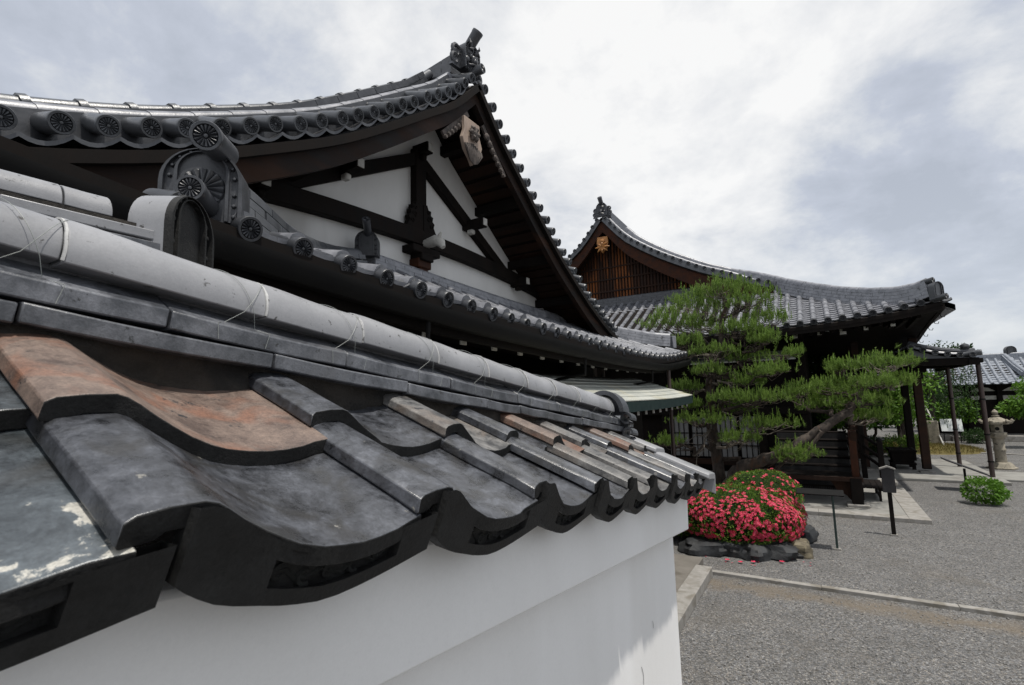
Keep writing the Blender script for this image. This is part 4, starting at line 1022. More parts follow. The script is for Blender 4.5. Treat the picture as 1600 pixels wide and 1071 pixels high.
    for o_, r, L in (((2.34, 14.06, 4.645), .068, .22), ((2.50, 13.86, 4.235), .068, .30)):
        c = crest_mb(r, L).build('projecting_round_tile', 'ornament_tile', t, local=True); c.matrix_basis = Matrix.Translation(-ORI[t.name]) @ frame((.76, -.60, .10), (0, 0, 1), o_)
    # ridge at the foot of the gable, gable boarding
    mb = MB(); ridge(mb, [(-8.6, YG - .06, 5.66), (-4, YG - .06, 5.66), (-1.5, YG - .06, 5.66)], [(.13, -.1, .02), (.12, .025, .1), (.11, .105, .18)], .06, .32, .18); mb.build('gable_foot_ridge', 'ornament_tile', t)
    mb = MB(); dd = [5.3 * i / 20 for i in range(21)]
    mb.prism([(AX - d, pz(d) - .2) for d in reversed(dd)] + [(AX + d, pz(d) - .2) for d in dd[1:]], (0, YG, 0), (1, 0, 0), (0, 0, 1), (0, .1, 0)); mb.build('gable_wall', 'brown_wood', t)
    mb = MB()
    x = AX - 3.2
    while x < AX + 4.2:
        mb.box((x, YG - .02, (5.75 + pz(x - AX) - .5) / 2), (.055, .05, pz(x - AX) - .5 - 5.75)); x += .115
    mb.box((AX + .4, YG - .02, 5.78), (7.6, .06, .08)); mb.build('gable_lattice', 'orange_wood', t)
    mb = MB()
    for z in (6.15, 6.6, 7.05): mb.box((AX, YG - .055, z), (2 * (8.5 - z) * 1.45, .03, .05))
    mb.build('lattice_rail', 'brown_wood', t)
    mb = MB(); P = [(-.19, .5), (.19, .5), (.22, .28), (.17, .05), (0, -.10), (-.17, .05), (-.22, .28)]
    mb.prism(P, (AX, YV + .10, 7.55), (1, 0, 0), (0, 0, 1), (0, -.05, 0)); pend = mb.build('gable_pendant', 'gold_wood', t, bevel=.01)
    mb = MB()
    for i in range(8):
        a = 2 * pi * i / 8; mb.tube([(AX, YV + .03, 7.66), (AX + .13 * cos(a), YV + .01, 7.66 + .13 * sin(a)), (AX + .27 * cos(a), YV + .04, 7.66 + .22 * sin(a))], [.03, .045, .012], 6)
    mb.lathe((AX, YV + .05, 7.88), [(.1, 0), (.1, .03), (.04, .06), (.003, .07)], 6, axis=(0, -1, 0)); mb.build('carved_flower', 'gold_wood', pend)
    # eaves: fascia, soffit, rafters
    mb = MB(); mb.sweep([(x, YE + .05, ev(x) - .14) for x in [-8.6 + .5 * i for i in range(22)] + [2.42]], [(-.04, -.07), (.04, -.07), (.04, .07), (-.04, .07)]); mb.build('fascia_board', 'dark_wood', t)
    SE_ = [(14.05, 4.08), (16.3, 3.86), (19.2, 3.52), (31, 3.4)]
    mb = MB(); mb.sweep([(2.44, y, smooth_tab(SE_, y) - .02) for y in (14.05, 14.6, 15.4, 16.3, 17.5, 19.2, 25, 31)], [(-.04, -.07), (.04, -.07), (.04, .09), (-.04, .09)]); mb.build('fascia_board', 'dark_wood', t)
    def soff(x, y):
        a = ev(x) - .2 + (y - YE) * .13; b = smooth_tab(SE_, y) - .08 + (2.44 - x) * .17; return min(a, b) if x > .3 else a
    mb = MB(); mb.grid(lambda u, v: V((-8.5 + 10.94 * u, 14.06 + 3.2 * v, soff(-8.5 + 10.94 * u, 14.06 + 3.2 * v))), 40, 10); mb.grid(lambda u, v: V((-.4 + 2.84 * u, 17.26 + 13 * v, soff(-.4 + 2.84 * u, 17.26 + 13 * v) if v < .05 else smooth_tab(SE_, 17.26 + 13 * v) - .08 + (2.84 - 2.84 * u) * .17)), 8, 14); mb.build('soffit', 'dark_wood', t, normals=False)
    for i in range(30):
        x = 2.05 - .235 * i; mb = MB(); mb.bar((x, 14.3, soff(x, 14.3) - .05), (x, 16.0, soff(x, 16.0) - .05), .08, .09); mb.build('rafter', 'dark_wood', t)
    for x, z, s_ in ((-.4, 3.69, .09), (.12, 3.73, .09), (.61, 3.72, .13), (1.07, 3.76, .09), (1.59, 3.80, .09)):
        mb = MB(); mb.box((x, 14.72, z - .02), (s_, .5, s_)); a = mb.build('bracket_arm', 'dark_wood', t); mb = MB(); mb.box((x, 14.46, z - .02), (s_, .02, s_)); mb.build('painted_tip', 'white_paint', a)
    for i in range(7):   # gutter hooks along the court side
        y = 14.5 + .75 * i; z = smooth_tab(SE_, y) - .1; mb = MB(); mb.tube([(2.45, y, z + .02), (2.47, y, z - .07), (2.53, y, z - .08), (2.545, y, z - .03)], .008, 6); mb.build('gutter_hook', 'metal_dark', t)
    # walls
    mb = MB(); mb.box((-4.4, 15.9, 2.2), (8.0, .14, 4.4)); mb.box((-.36, 21.9, 2.2), (.14, 12.0, 4.4)); mb.build('timber_wall', 'dark_wood', t)
    for x in (-6.2, -4.1, -1.45, -.36):
        mb = MB(); mb.box((x, 15.72, 2.0), (.2, .2, 4.0)); mb.build('wall_post', 'dark_wood', t, bevel=.01)
    mb = MB(); mb.box((-3.2, 15.60, .34), (5.8, .12, .16)); mb.build('wall_sill', 'brown_wood', t, bevel=.01)
    mb = MB(); mb.box((-3.2, 15.66, 1.78), (5.8, .14, .2)); mb.build('wall_lintel', 'dark_wood', t, bevel=.01)
    for i in range(4):   # paper windows with thin lattice
        x = -3.72 + .66 * i; mb = MB(); mb.box((x, 15.74, 1.05), (.58, .03, 1.2)); a = mb.build('paper_window', 'shoji_paper', t)
        mb = MB()
        for k in range(5): mb.box((x - .29 + .145 * k, 15.715, 1.05), (.022, .03, 1.22))
        for z in (.46, .80, 1.14, 1.64): mb.box((x, 15.705, z), (.6, .02, .025))
        mb.build('lattice', 'dark_wood', a)
    mb = MB(); mb.add([(-4.4, 14.75, 3.16), (-.45, 14.75, 3.16), (-.75, 15.6, 3.42), (-4.4, 15.6, 3.42), (-4.4, 14.75, 3.12), (-.45, 14.75, 3.12), (-.75, 15.6, 3.38), (-4.4, 15.6, 3.38)], [(0, 1, 2, 3), (4, 7, 6, 5), (0, 4, 5, 1), (1, 5, 6, 2)]); mb.build('copper_hood', 'copper_patina', t)
    # open porch on the court side: thick columns, low roof, down pipes
    for i, (x, y, r) in enumerate(((2.27, 17.27, .095), (2.20, 19.1, .09), (.95, 17.3, .09), (.95, 19.2, .09))):
        mb = MB(); mb.box((x, y, 1.9), (2 * r, 2 * r, 3.5)); c = mb.build('column', 'brown_wood' if i != 1 else 'dark_wood', t, bevel=.02)
        mb = MB(); mb.box((x, y, .075), (2 * r + .14, 2 * r + .14, .05)); mb.build('base_stone', 'granite', c, bevel=.01)
        mb = MB(); mb.box((x, y, 2.62), (.26, .26, .16)); mb.box((x, y, 2.78), (.44, .2, .14)); mb.build('bracket', 'dark_wood', c, bevel=.01)
    KZ = [(1.9, 3.46), (2.23, 3.32), (2.67, 3.17), (3.2, 3.075), (3.5, 3.10)]
    def kf(a, b): return V((3.42 - b, a, smooth_tab(KZ, 3.42 - b) - .02 + .05 * max(0, (17.2 - a) / .6) ** 2 * max(0, 1 - b)))
    mb = MB(); tile_roof(mb, kf, [16.75 + .29 * i for i in range(16)], .29, lambda a: 1.35, course=.3, r=.065); mb.build('porch_tiling', 'hall_tile_pale', t)
    mb = MB(); mb.grid(lambda u, v: kf(16.62 + 4.6 * u, 1.4 * v) + V((0, 0, -.06)), 10, 10); mb.grid(lambda u, v: kf(16.66 + 4.6 * u, .1 + 1.3 * v) + V((0, 0, -.16)), 10, 10); mb.build('porch_shell', 'dark_wood', t, normals=False)
    for i, x in enumerate((2.14, 2.38, 2.62, 2.86, 3.10, 3.34)):
        inst(et if False else vt, t, frame((0, -1, -.02), (0, 0, 1), (x, 16.58, smooth_tab(KZ, x) + .0)))
    mb = MB(); mb.sweep([(x, 16.78, smooth_tab(KZ, x) + .10) for x in (2.1, 2.4, 2.8, 3.2, 3.42)], arc(.068, 0, 2 * pi, 9)[:-1]); mb.sweep([(x, 16.85, smooth_tab(KZ, x) - .15) for x in (2.1, 2.5, 2.9, 3.4)], [(-.2, -.06), (.2, -.06), (.2, .08), (-.2, .08)]); mb.build('porch_verge', 'ornament_tile', t)
    c = inst(vt, t, frame((1, -.3, .1), (0, 0, 1), (3.52, 16.62, 3.13)))
    mb = MB(); mb.lathe((3.24, 16.78, 3.16), [(.05, 0), (.06, .03), (.03, .05), (.085, .09), (.105, .14), (.085, .19), (.02, .225), (.004, .24)], 14); mb.build('ball_finial', 'ornament_tile', t)
    mb = MB(); mb.bar((1.0, 16.7, 2.98), (3.46, 16.7, 2.92), .12, .18); mb.bar((1.0, 19.1, 2.98), (3.3, 19.1, 2.92), .12, .18); mb.bar((3.3, 16.6, 2.90), (3.3, 21, 2.85), .1, .12); mb.build('porch_beam', 'dark_wood', t)
    for x, y, z in ((3.46, 16.85, 2.92), (3.19, 18.74, 2.88)):
        mb = MB(); mb.tube([(x, y, z), (x, y, .02)], .052, 12); p = mb.build('downpipe', 'pipe_brown', t)
        mb = MB(); mb.box((x, y, z + .02), (.2, .18, .12)); mb.build('rain_head', 'metal_dark', p, bevel=.015)
        for zz in (.42, 1.08, 1.95): mb = MB(); mb.lathe((x, y, zz), [(.052, 0), (.062, .004), (.062, .034), (.052, .038)], 12); mb.build('pipe_collar', 'metal_dark', p)
build_slatted_hall()

# ------------------------------------------------------------ wooden stair porch and furniture
def build_court_things():
    t = thing('stair_porch', 'dark wooden porch with steps rising to the hall behind the azaleas', 'porch', (-.25, 12.8, 0))
    mb = MB(); mb.box((-.25, 12.35, .58), (1.62, .95, .05)); mb.build('deck', 'dark_wood', t, bevel=.006)
    mb = MB(); mb.box((-.25, 11.88, .565), (1.66, .06, .085)); mb.build('deck_beam', 'brown_wood', t, bevel=.006)
    for i in range(5):
        mb = MB(); mb.box((-.27, 12.85 + .3 * i, .69 + .155 * i), (1.42, .33, .05)); mb.build('step', 'dark_wood', t, bevel=.006)
        mb = MB(); mb.box((-.27, 12.70 + .3 * i, .62 + .155 * i), (1.4, .03, .14)); mb.build('riser', 'grey_sign', t)
    for x in (-1.0, .46):
        mb = MB(); mb.box((x, 11.93, .32), (.19, .19, .54)); p = mb.build('leg', 'dark_wood', t, bevel=.008)
        mb = MB(); mb.box((x, 11.93, .085), (.36, .36, .05)); mb.build('base_stone', 'granite', p, bevel=.012)
    mb = MB(); mb.bar((.50, 12.05, 1.02), (.56, 14.3, 1.75), .1, .95); mb.build('stair_side', 'brown_wood', t)
    mb = MB(); mb.box((.47, 12.02, 1.03), (.12, .12, .95)); mb.build('newel_post', 'red_wood', t, bevel=.008)
    mb = MB(); mb.prism([(.0, .53), (.36, .53), (.36, .10), (.27, .22), (.1, .34)], (.03, 12.06, 0), (1, 0, 0), (0, 0, 1), (0, .03, 0)); mb.build('corner_board', 'orange_wood', t)
    mb = MB(); mb.box((-.5, 13.2, .3), (1.5, .04, .42)); mb.build('back_board', 'grey_sign', t)
    mb = MB(); mb.box((-.35, 12.25, .2), (1.2, .03, .03)); mb.box((-.35, 12.25, .36), (1.2, .03, .03))
    for i in range(38): mb.box((-.93 + .0315 * i, 12.23, .28), (.012, .012, .2))
    mb.build('slatted_vent', 'dark_wood', t)

    t = thing('stair_railing', 'dark wooden stair railing with two posts climbing to the open porch', 'railing', (.95, 14.6, 0))
    for x, y, z0, z1 in ((1.09, 14.5, .3, 1.08), (.78, 15.0, .4, 1.45)):
        mb = MB(); mb.box((x, y, (z0 + z1) / 2 - .12), (.11, .11, z1 - z0 + .24)); p = mb.build('post', 'dark_wood', t, bevel=.01)
        mb = MB(); mb.lathe((x, y, z1), [(.05, 0), (.062, .02), (.05, .06), (.004, .09)], 10); mb.build('finial', 'metal_dark', p)
    for z0, z1 in ((.95, 1.3), (.70, 1.05), (.5, .82)):
        mb = MB(); mb.bar((1.09, 14.5, z0), (.5, 15.45, z1 + .14), .05, .06); mb.build('rail', 'dark_wood', t, bevel=.006)
    for i in range(3):
        mb = MB(); mb.box((.55 - .25 * i, 15.0, .2 + .18 * i), (.3, 1.0, .05)); mb.build('step', 'brown_wood', t)
    mb = MB(); mb.box((1.12, 14.0, .24), (.34, .42, .10)); st = mb.build('stepping_stone', 'granite', None, bevel=.025); 
    mb = MB(); mb.box((1.11, 14.0, .12), (.28, .36, .14)); mb.build('block_under', 'metal_dark', st)
    tag(st, 'pale squared stepping stone before the railing on a dark block', 'stone')

    t = thing('bench', 'low dark wooden bench beside the porch steps', 'bench', (.76, 13.05, 0))
    mb = MB()
    for i in range(4): mb.box((.59 + .105 * i, 13.05, .325), (.10, 1.05, .03))
    mb.build('seat', 'dark_wood', t, bevel=.004)
    for x in (.58, .87):
        for y in (12.6, 13.5): mb = MB(); mb.box((x, y, .18), (.045, .045, .27)); mb.build('leg', 'dark_wood', t)
        mb = MB(); mb.box((x, 13.05, .13), (.03, .9, .04)); mb.build('stretcher', 'dark_wood', t)

    t = thing('offering_box', 'dark wooden offering chest on short legs beside the thick column', 'offering box', (1.83, 18.0, .06))
    mb = MB()
    b = [(-.23, -.33, .22), (.23, -.33, .22), (.23, .33, .22), (-.23, .33, .22), (-.27, -.38, .56), (.27, -.38, .56), (.27, .38, .56), (-.27, .38, .56)]
    mb.add([(1.83 + x, 18.0 + y, z) for x, y, z in b], [(3, 2, 1, 0), (0, 1, 5, 4), (1, 2, 6, 5), (2, 3, 7, 6), (3, 0, 4, 7)]); mb.build('chest', 'dark_wood', t)
    mb = MB()
    for i in range(9): mb.box((1.83, 17.68 + .08 * i, .575), (.5, .03, .035))
    mb.build('slatted_lid', 'dark_wood', t)
    mb = MB()
    for dx, dy, sx, sy in ((0, -.38, .62, .05), (0, .38, .62, .05), (-.28, 0, .05, .76), (.28, 0, .05, .76)): mb.box((1.83 + dx, 18 + dy, .57), (sx, sy, .06))
    mb.build('rim', 'dark_wood', t, bevel=.006)
    for dx in (-.22, .22):
        for dy in (-.31, .31): mb = MB(); mb.box((1.83 + dx, 18 + dy, .15), (.08, .08, .18)); mb.build('leg', 'dark_wood', t)
    mb = MB(); mb.box((1.83, 18, .22), (.56, .76, .05)); mb.build('skirt', 'dark_wood', t)

    t = thing('sign_post', 'narrow weathered wooden tablet with a peaked cap on a post in the gravel', 'sign', (.82, 10.01, 0))
    mb = MB(); mb.box((.815, 10.03, .50), (.055, .045, 1.0)); mb.build('post', 'dark_wood', t, bevel=.004)
    mb = MB(); mb.prism([(-.085, 0), (.085, 0), (.085, .37), (0, .40), (-.085, .37)], (.815, 9.985, .665), (1, 0, 0), (0, 0, 1), (0, .03, 0)); mb.build('tablet', 'grey_sign', t, bevel=.003)
    mb = MB(); mb.prism([(-.105, .355), (0, .395), (.105, .355), (.105, .375), (0, .418), (-.105, .375)], (.815, 9.965, .665), (1, 0, 0), (0, 0, 1), (0, .075, 0)); mb.build('cap', 'granite', t)
    mb = MB(); mb.box((.815, 10.03, .012), (.1, .09, .024)); mb.build('footing', 'granite', t)

    t = thing('lectern_sign', 'sloping dark notice board on one thin green post in front of the steps', 'sign', (.03, 8.82, 0))
    mb = MB(); mb.box((.035, 8.83, .40), (.03, .03, .76)); mb.build('post', 'green_metal', t, bevel=.003)
    mb = MB(); mb.box((-.12, 8.86, .80), (.60, .26, .016), Matrix.Rotation(.14, 3, 'X')); mb.build('board', 'metal_dark', t, bevel=.003)
    mb = MB(); mb.box((.035, 8.83, .012), (.09, .08, .024)); mb.build('footing', 'granite', t)
    t = thing('lectern_sign', 'tilted dark notice board seen edge on behind the round green bush', 'sign', (2.62, 15.0, 0))
    mb = MB(); mb.box((2.62, 15.0, .22), (.04, .04, .5)); mb.build('post', 'metal_dark', t)
    mb = MB(); mb.bar((2.27, 15.0, .675), (3.0, 15.0, .355), .5, .025); mb.build('board', 'grey_sign', t, bevel=.003)

    # stone lantern
    t = thing('stone_lantern', 'weathered stone lantern with a scrolled cap standing on the gravel', 'lantern', (4.15, 19.15, 0)); c = (4.15, 19.15, 0)
    def hexa(prof, n=6): 
        mb = MB(); mb.lathe(c, [(q * .70, h * .9) for q, h in prof], n); return mb
    hexa([(.48, 0), (.48, .05), (.42, .055), (.34, .16), (.28, .2)], 6).build('base', 'lantern_stone', t, bevel=.01)
    hexa([(.185, .2), (.17, .5), (.195, .55), (.195, .6), (.17, .63), (.18, .9)], 16).build('shaft', 'lantern_stone', t)
    hexa([(.2, .9), (.27, .98), (.29, 1.0), (.29, 1.1), (.24, 1.11)], 6).build('platform', 'lantern_stone', t, bevel=.008)
    hexa([(.19, 1.11), (.19, 1.34)], 6).build('fire_box', 'lantern_stone', t, bevel=.01)
    mb = MB(); mb.lathe((4.13, 19.03, 1.10), [(.05, 0), (.035, .012)], 12, axis=(-.15, -1, 0)); mb.build('window', 'metal_dark', t)
    mb = hexa([(.20, 1.34), (.40, 1.36), (.41, 1.43), (.30, 1.50), (.16, 1.56), (.11, 1.58)], 6)
    for i in range(6):
        a = pi / 3 * i; ux_, uy_ = cos(a), sin(a)
        mb.tube([(c[0] + .22 * ux_, c[1] + .22 * uy_, 1.27), (c[0] + .31 * ux_, c[1] + .31 * uy_, 1.28), (c[0] + .345 * ux_, c[1] + .345 * uy_, 1.32), (c[0] + .31 * ux_, c[1] + .31 * uy_, 1.355)], [.05, .05, .045, .03], 8)
    mb.build('cap', 'lantern_stone', t, bevel=.006)
    hexa([(.12, 1.58), (.13, 1.62), (.07, 1.64), (.10, 1.68), (.105, 1.73), (.05, 1.79), (.006, 1.82)], 12).build('finial', 'lantern_stone', t)

    # information boards on the mound
    for x, w, lab in ((4.36, .66, 'white information board on legs beside the grass mound'),):
        y = 26.2
        t = thing('information_board', lab, 'sign', (x, y, .1))
        mb = MB(); mb.box((x, y, .78), (w, .03, .50), Matrix.Rotation(-.35, 3, 'X')); b = mb.build('panel', 'board_white', t)
        mb = MB(); mb.box((x + .02, y - .022, .74), (w * .7, .012, .28), Matrix.Rotation(-.35, 3, 'X')); mb.build('printed_field', 'board_print', b)
        for s in (-1, 1): mb = MB(); mb.box((x + s * w * .38, y + .06, .42), (.03, .03, .64)); mb.build('leg', 'metal_dark', t)
    tag(_box_obj('stone_pillar', 'lantern_stone', (3.53, 24.6, .52), (.34, .3, 1.04)), 'squared rough stone pillar beside the weeping tree', 'stone')
    mb = MB(); mb.bar((3.78, 24.3, .05), (3.45, 24.9, 1.55), .05, .05); tag(mb.build('tree_prop', 'white_paint'), 'pale leaning wooden prop under the weeping tree', 'prop')

def _box_obj(name, mat_, c, size):
    mb = MB(); n = 5
    def f(u, v, face): return None
    mb.box(c, size); o = mb.build(name, mat_, bevel=.03); return o
build_court_things()

# ------------------------------------------------------------ plants and stones
def rdir(r):
    z = r.uniform(-1, 1); a = r.uniform(0, 2 * pi); q = sqrt(1 - z * z); return V((q * cos(a), q * sin(a), z))
def leaf_quad(mb, p, d, nrm, L, w, bend=.15):
    d = d.normalized(); sv = d.cross(nrm)
    if sv.length < 1e-3: sv = d.cross(V((1, 0, 0)))
    sv.normalize(); u = sv.cross(d)
    o = len(mb.v); m_ = p + d * (L * .5) + u * (bend * L * .3)
    mb.v += [tuple(p), tuple(m_ + sv * (w / 2)), tuple(p + d * L - u * (bend * L * .3)), tuple(m_ - sv * (w / 2))]
    mb.f += [(o, o + 1, o + 2, o + 3)]
def branch_path(a, b, r, k=7, wob=.12, sag=0.0, seed=0):
    rr = random.Random(seed); a, b = V(a), V(b); L = (b - a).length; P = []
    for i in range(k + 1):
        t = i / k; j = V((rr.uniform(-1, 1), rr.uniform(-1, 1), rr.uniform(-1, 1))) * wob * L * (sin(pi * t)) * .5
        P.append(a.lerp(b, t) + j + V((0, 0, -sag * L * 4 * t * (1 - t) * .25)))
    return P

def pine(name_loc, label, trunk, radii, pads, joints, seed, loc):
    t = thing('pine_tree', label, 'pine', loc, None); r = random.Random(seed)
    mb = MB(); P = [V(trunk[0])]
    for i, (a, b) in enumerate(zip(trunk, trunk[1:])):
        q = branch_path(a, b, 0, 4, .16, 0, seed * 31 + i); P += q[1:]
    n = len(P); R_ = [lerp_tab([(k / (len(radii) - 1), x) for k, x in enumerate(radii)], i / (n - 1)) * (1 + .10 * noise.noise(P[i] * 5)) for i in range(n)]
    mb.tube(P, R_, 12)
    for i in range(5):   # root flare
        a = 2 * pi * i / 5 + .3; mb.tube([P[0] + V((.02 * cos(a), .02 * sin(a), .22)), P[0] + V((.15 * cos(a), .15 * sin(a), .02)), P[0] + V((.3 * cos(a), .3 * sin(a), -.12))], [radii[0] * .6, radii[0] * .45, .03], 7)
    mb.build('trunk', 'pine_bark', t)
    for pi_, ((x, y, z, w, h), j) in enumerate(zip(pads, joints)):
        c = V((x, y, z)); js = V(P[min(n - 1, int(j * (n - 1)))])
        mbb = MB(); br = branch_path(js, c + V((0, 0, -h * .55)), 0, 8, .30, .2, seed * 7 + pi_)
        r0 = .030 + .02 * min(1.2, (c - js).length) ; mbb.tube(br, [r0 * (1 - .72 * i / 8) for i in range(9)], 7)
        tips = []
        for k in range(int(9 + 12 * w)):
            a = r.uniform(0, 2 * pi); q = sqrt(r.random()) * .92
            tip = c + V((w * q * cos(a), w * .85 * q * sin(a), -h * .25 + h * .55 * (1 - q * q) * r.uniform(.3, 1.1)))
            s0 = V(br[r.randint(4, 8)]); pp = branch_path(s0, tip, 0, 4, .3, .25, r.random()); mbb.tube(pp, [.012, .010, .008, .006, .004], 4, caps=False); tips.append((tip, pp))
        b_ = mbb.build('branch', 'twig' if pi_ % 3 == 0 else 'bark', t)
        nm, cm = MB(), MB(); cnt = int(120 + 330 * w * max(.6, h / .25) * .8); h2 = h * 1.25
        ph = [r.uniform(0, 6.28) for _ in range(4)]
        for k in range(cnt):
            if k % 2 and tips:
                tp, pp = tips[r.randrange(len(tips))]; base = tp + V((r.gauss(0, .06 + .04 * w), r.gauss(0, .06 + .04 * w), abs(r.gauss(0, .05 + .16 * h)) - .03))
            else:
                a = r.uniform(0, 2 * pi); q = sqrt(r.random()); lump = .78 + .24 * sin(3 * a + ph[0]) + .16 * sin(5 * a + ph[1])
                top = h2 * (1 - q ** 2) * .9
                base = c + V((w * q * lump * cos(a), w * .85 * q * lump * sin(a), -h * .5 + (top + h2 * .25) * r.uniform(.1, 1.05)))
            if noise.noise(base * 5.5 + V((seed, 0, 0))) < -.13: continue
            ax = (V((r.gauss(0, .5), r.gauss(0, .5), 1.0)) + (base - c) * .5).normalized()
            L = r.uniform(.06, .105); m_ = r.randint(13, 19); sp = r.uniform(.5, .95)
            for q in range(m_):
                d = (ax + rdir(r) * sp).normalized(); st = base + ax * r.uniform(-.04, .04)
                sv = d.cross(rdir(r)).normalized() * r.uniform(.0026, .0042); e = st + d * L
                o = len(nm.v); nm.v += [tuple(st - sv), tuple(st + sv), tuple(e)]; nm.f.append((o, o + 1, o + 2))
            if base.z > c.z - h * .45 and r.random() < .62:
                Lc = r.uniform(.06, .17); up = V((r.gauss(0, .10), r.gauss(0, .10), 1)).normalized(); w0 = .0105
                s1 = up.cross(V((1, 0, 0))).normalized() * w0; s2 = up.cross(s1).normalized() * w0; b0 = base + ax * .02; e = b0 + up * Lc
                o = len(cm.v); cm.v += [tuple(b0 + s1), tuple(b0 + s2), tuple(b0 - s1 * .7 - s2 * .7), tuple(e + s1 * .35), tuple(e + s2 * .35), tuple(e - (s1 + s2) * .3)]; cm.f += [(o, o + 1, o + 4, o + 3), (o + 1, o + 2, o + 5, o + 4), (o + 2, o, o + 3, o + 5), (o + 3, o + 4, o + 5)]
                for q in range(8):
                    st = b0 + up * (Lc * r.uniform(.1, .95)); d = (up + rdir(r) * .8).normalized(); e2 = st + d * .035; sv = d.cross(rdir(r)).normalized() * .0045
                    o = len(cm.v); cm.v += [tuple(st - sv), tuple(st + sv), tuple(e2)]; cm.f.append((o, o + 1, o + 2))
        nn_ = len(nm.f); nm.add(cm.v, cm.f); nm.build('needle_pad', 'needles', t, sharp=0, normals=False, mats=['candles'], midx=[0] * nn_ + [1] * len(cm.f))
    return t

def dead_twigs(t, starts, seed):
    r = random.Random(seed)
    for i, (a, b) in enumerate(starts):
        mb = MB(); q = branch_path(a, b, 0, 7, .22, .1, seed + i); mb.tube(q, [.022 * (1 - .8 * k / 7) for k in range(8)], 6)
        for k in range(7):
            s0 = V(q[r.randint(2, 7)]); e = s0 + V((r.uniform(-.35, .35), r.uniform(-.2, .2), r.uniform(-.25, .2))); mb.tube(branch_path(s0, e, 0, 4, .3, .1, i * 9 + k), [.009, .007, .006, .004, .003], 4)
        mb.build('dead_branch', 'twig', t)

def build_pines():
    T1 = [(-2.08, 12.3, .0), (-2.09, 12.3, .5), (-2.13, 12.3, 1.06), (-2.16, 12.3, 1.72), (-2.15, 12.25, 2.37), (-1.99, 12.3, 2.96), (-1.82, 12.3, 3.47), (-1.80, 12.35, 3.99), (-1.65, 12.3, 4.45)]
    P1 = [(-2.35, 12.5, 4.50, 0.88, 0.44), (-1.31, 12.2, 4.40, 0.80, 0.46), (-2.95, 12.0, 4.04, 0.72, 0.36), (-2.19, 12.7, 3.98, 0.7, 0.30), (-0.95, 12.5, 3.98, 0.5, 0.36), (-0.87, 12.0, 3.43, 0.41, 0.18), (-2.0, 11.8, 3.25, 0.59, 0.17), (-1.35, 12.3, 3.07, 0.53, 0.16), (-0.84, 11.7, 2.73, 0.47, 0.21), (-2.62, 12.2, 2.45, 0.48, 0.16), (-1.09, 11.6, 2.18, 0.6, 0.18), (-2.22, 11.7, 1.74, 0.75, 0.19), (-0.98, 11.9, 1.64, 0.66, 0.2), (-2.96, 11.5, 1.26, 0.41, 0.14), (-0.48, 11.5, 1.12, 0.44, 0.16), (-1.72, 12.1, 4.72, .6, .30), (-2.05, 11.75, 2.80, .5, .18), (-1.75, 11.7, 2.20, .5, .17), (-1.55, 11.5, 1.35, .45, .15), (-1.5, 12.0, 3.72, .5, .2), (-2.5, 11.9, 3.5, .45, .18), (-1.45, 12.0, 2.55, .42, .2), (-2.55, 11.8, 2.05, .4, .16), (-1.1, 12.3, 3.6, .4, .2), (-2.9, 12.2, 3.55, .35, .16), (-1.6, 12.4, 1.95, .5, .2), (-.55, 12.3, 3.1, .34, .15)]
    J1 = [.88, .9, .74, .8, .78, .7, .62, .62, .58, .5, .45, .36, .34, .26, .2, .97, .55, .47, .3, .72, .68, .55, .45, .72, .7, .42, .62]
    t1 = pine(None, 'tall tiered garden pine with an upright trunk between the two halls', T1, [.15, .13, .125, .115, .105, .09, .075, .05, .025], P1, J1, 11, (-2.08, 12.3, 0))
    T2 = [(-1.95, 12.0, .05), (-1.72, 11.95, .55), (-1.48, 11.9, .76), (-.96, 11.8, .93), (-.42, 11.8, 1.26), (.05, 11.9, 1.57), (.45, 12.0, 1.87), (.69, 12.0, 2.22), (.89, 12.0, 2.52)]
    P2 = [(1.02, 12.0, 2.79, 0.64, 0.22), (0.22, 12.0, 2.35, 0.49, 0.26), (0.67, 11.8, 2.06, 0.6, 0.19), (1.36, 12.4, 2.43, 0.34, 0.17), (-0.10, 12.5, 2.0, 0.5, 0.2), (-0.45, 12.4, 2.29, 0.37, 0.2), (0.75, 12.5, 1.75, 0.5, 0.17), (0.37, 12.2, 2.75, 0.32, 0.15), (.95, 11.7, 2.42, .5, .2), (.35, 12.5, 2.15, .45, .18), (-.62, 11.6, .98, .4, .14)]
    J2 = [1, .9, .85, .97, .75, .7, .72, .95, .95, .8, .65]
    pine(None, 'leaning garden pine whose thick rough trunk slants over the wooden steps', T2, [.15, .14, .13, .12, .105, .095, .08, .06, .04], P2, J2, 23, (-1.95, 12.0, 0))
    dead_twigs(t1, [((-2.1, 12.25, 1.5), (-2.75, 11.8, 1.15)), ((-2.12, 12.2, 1.75), (-2.45, 11.7, .75)), ((-2.1, 12.2, 2.0), (-1.3, 11.7, 1.55)), ((-2.1, 12.25, 1.2), (-1.45, 11.8, 1.25))], 51)
build_pines()

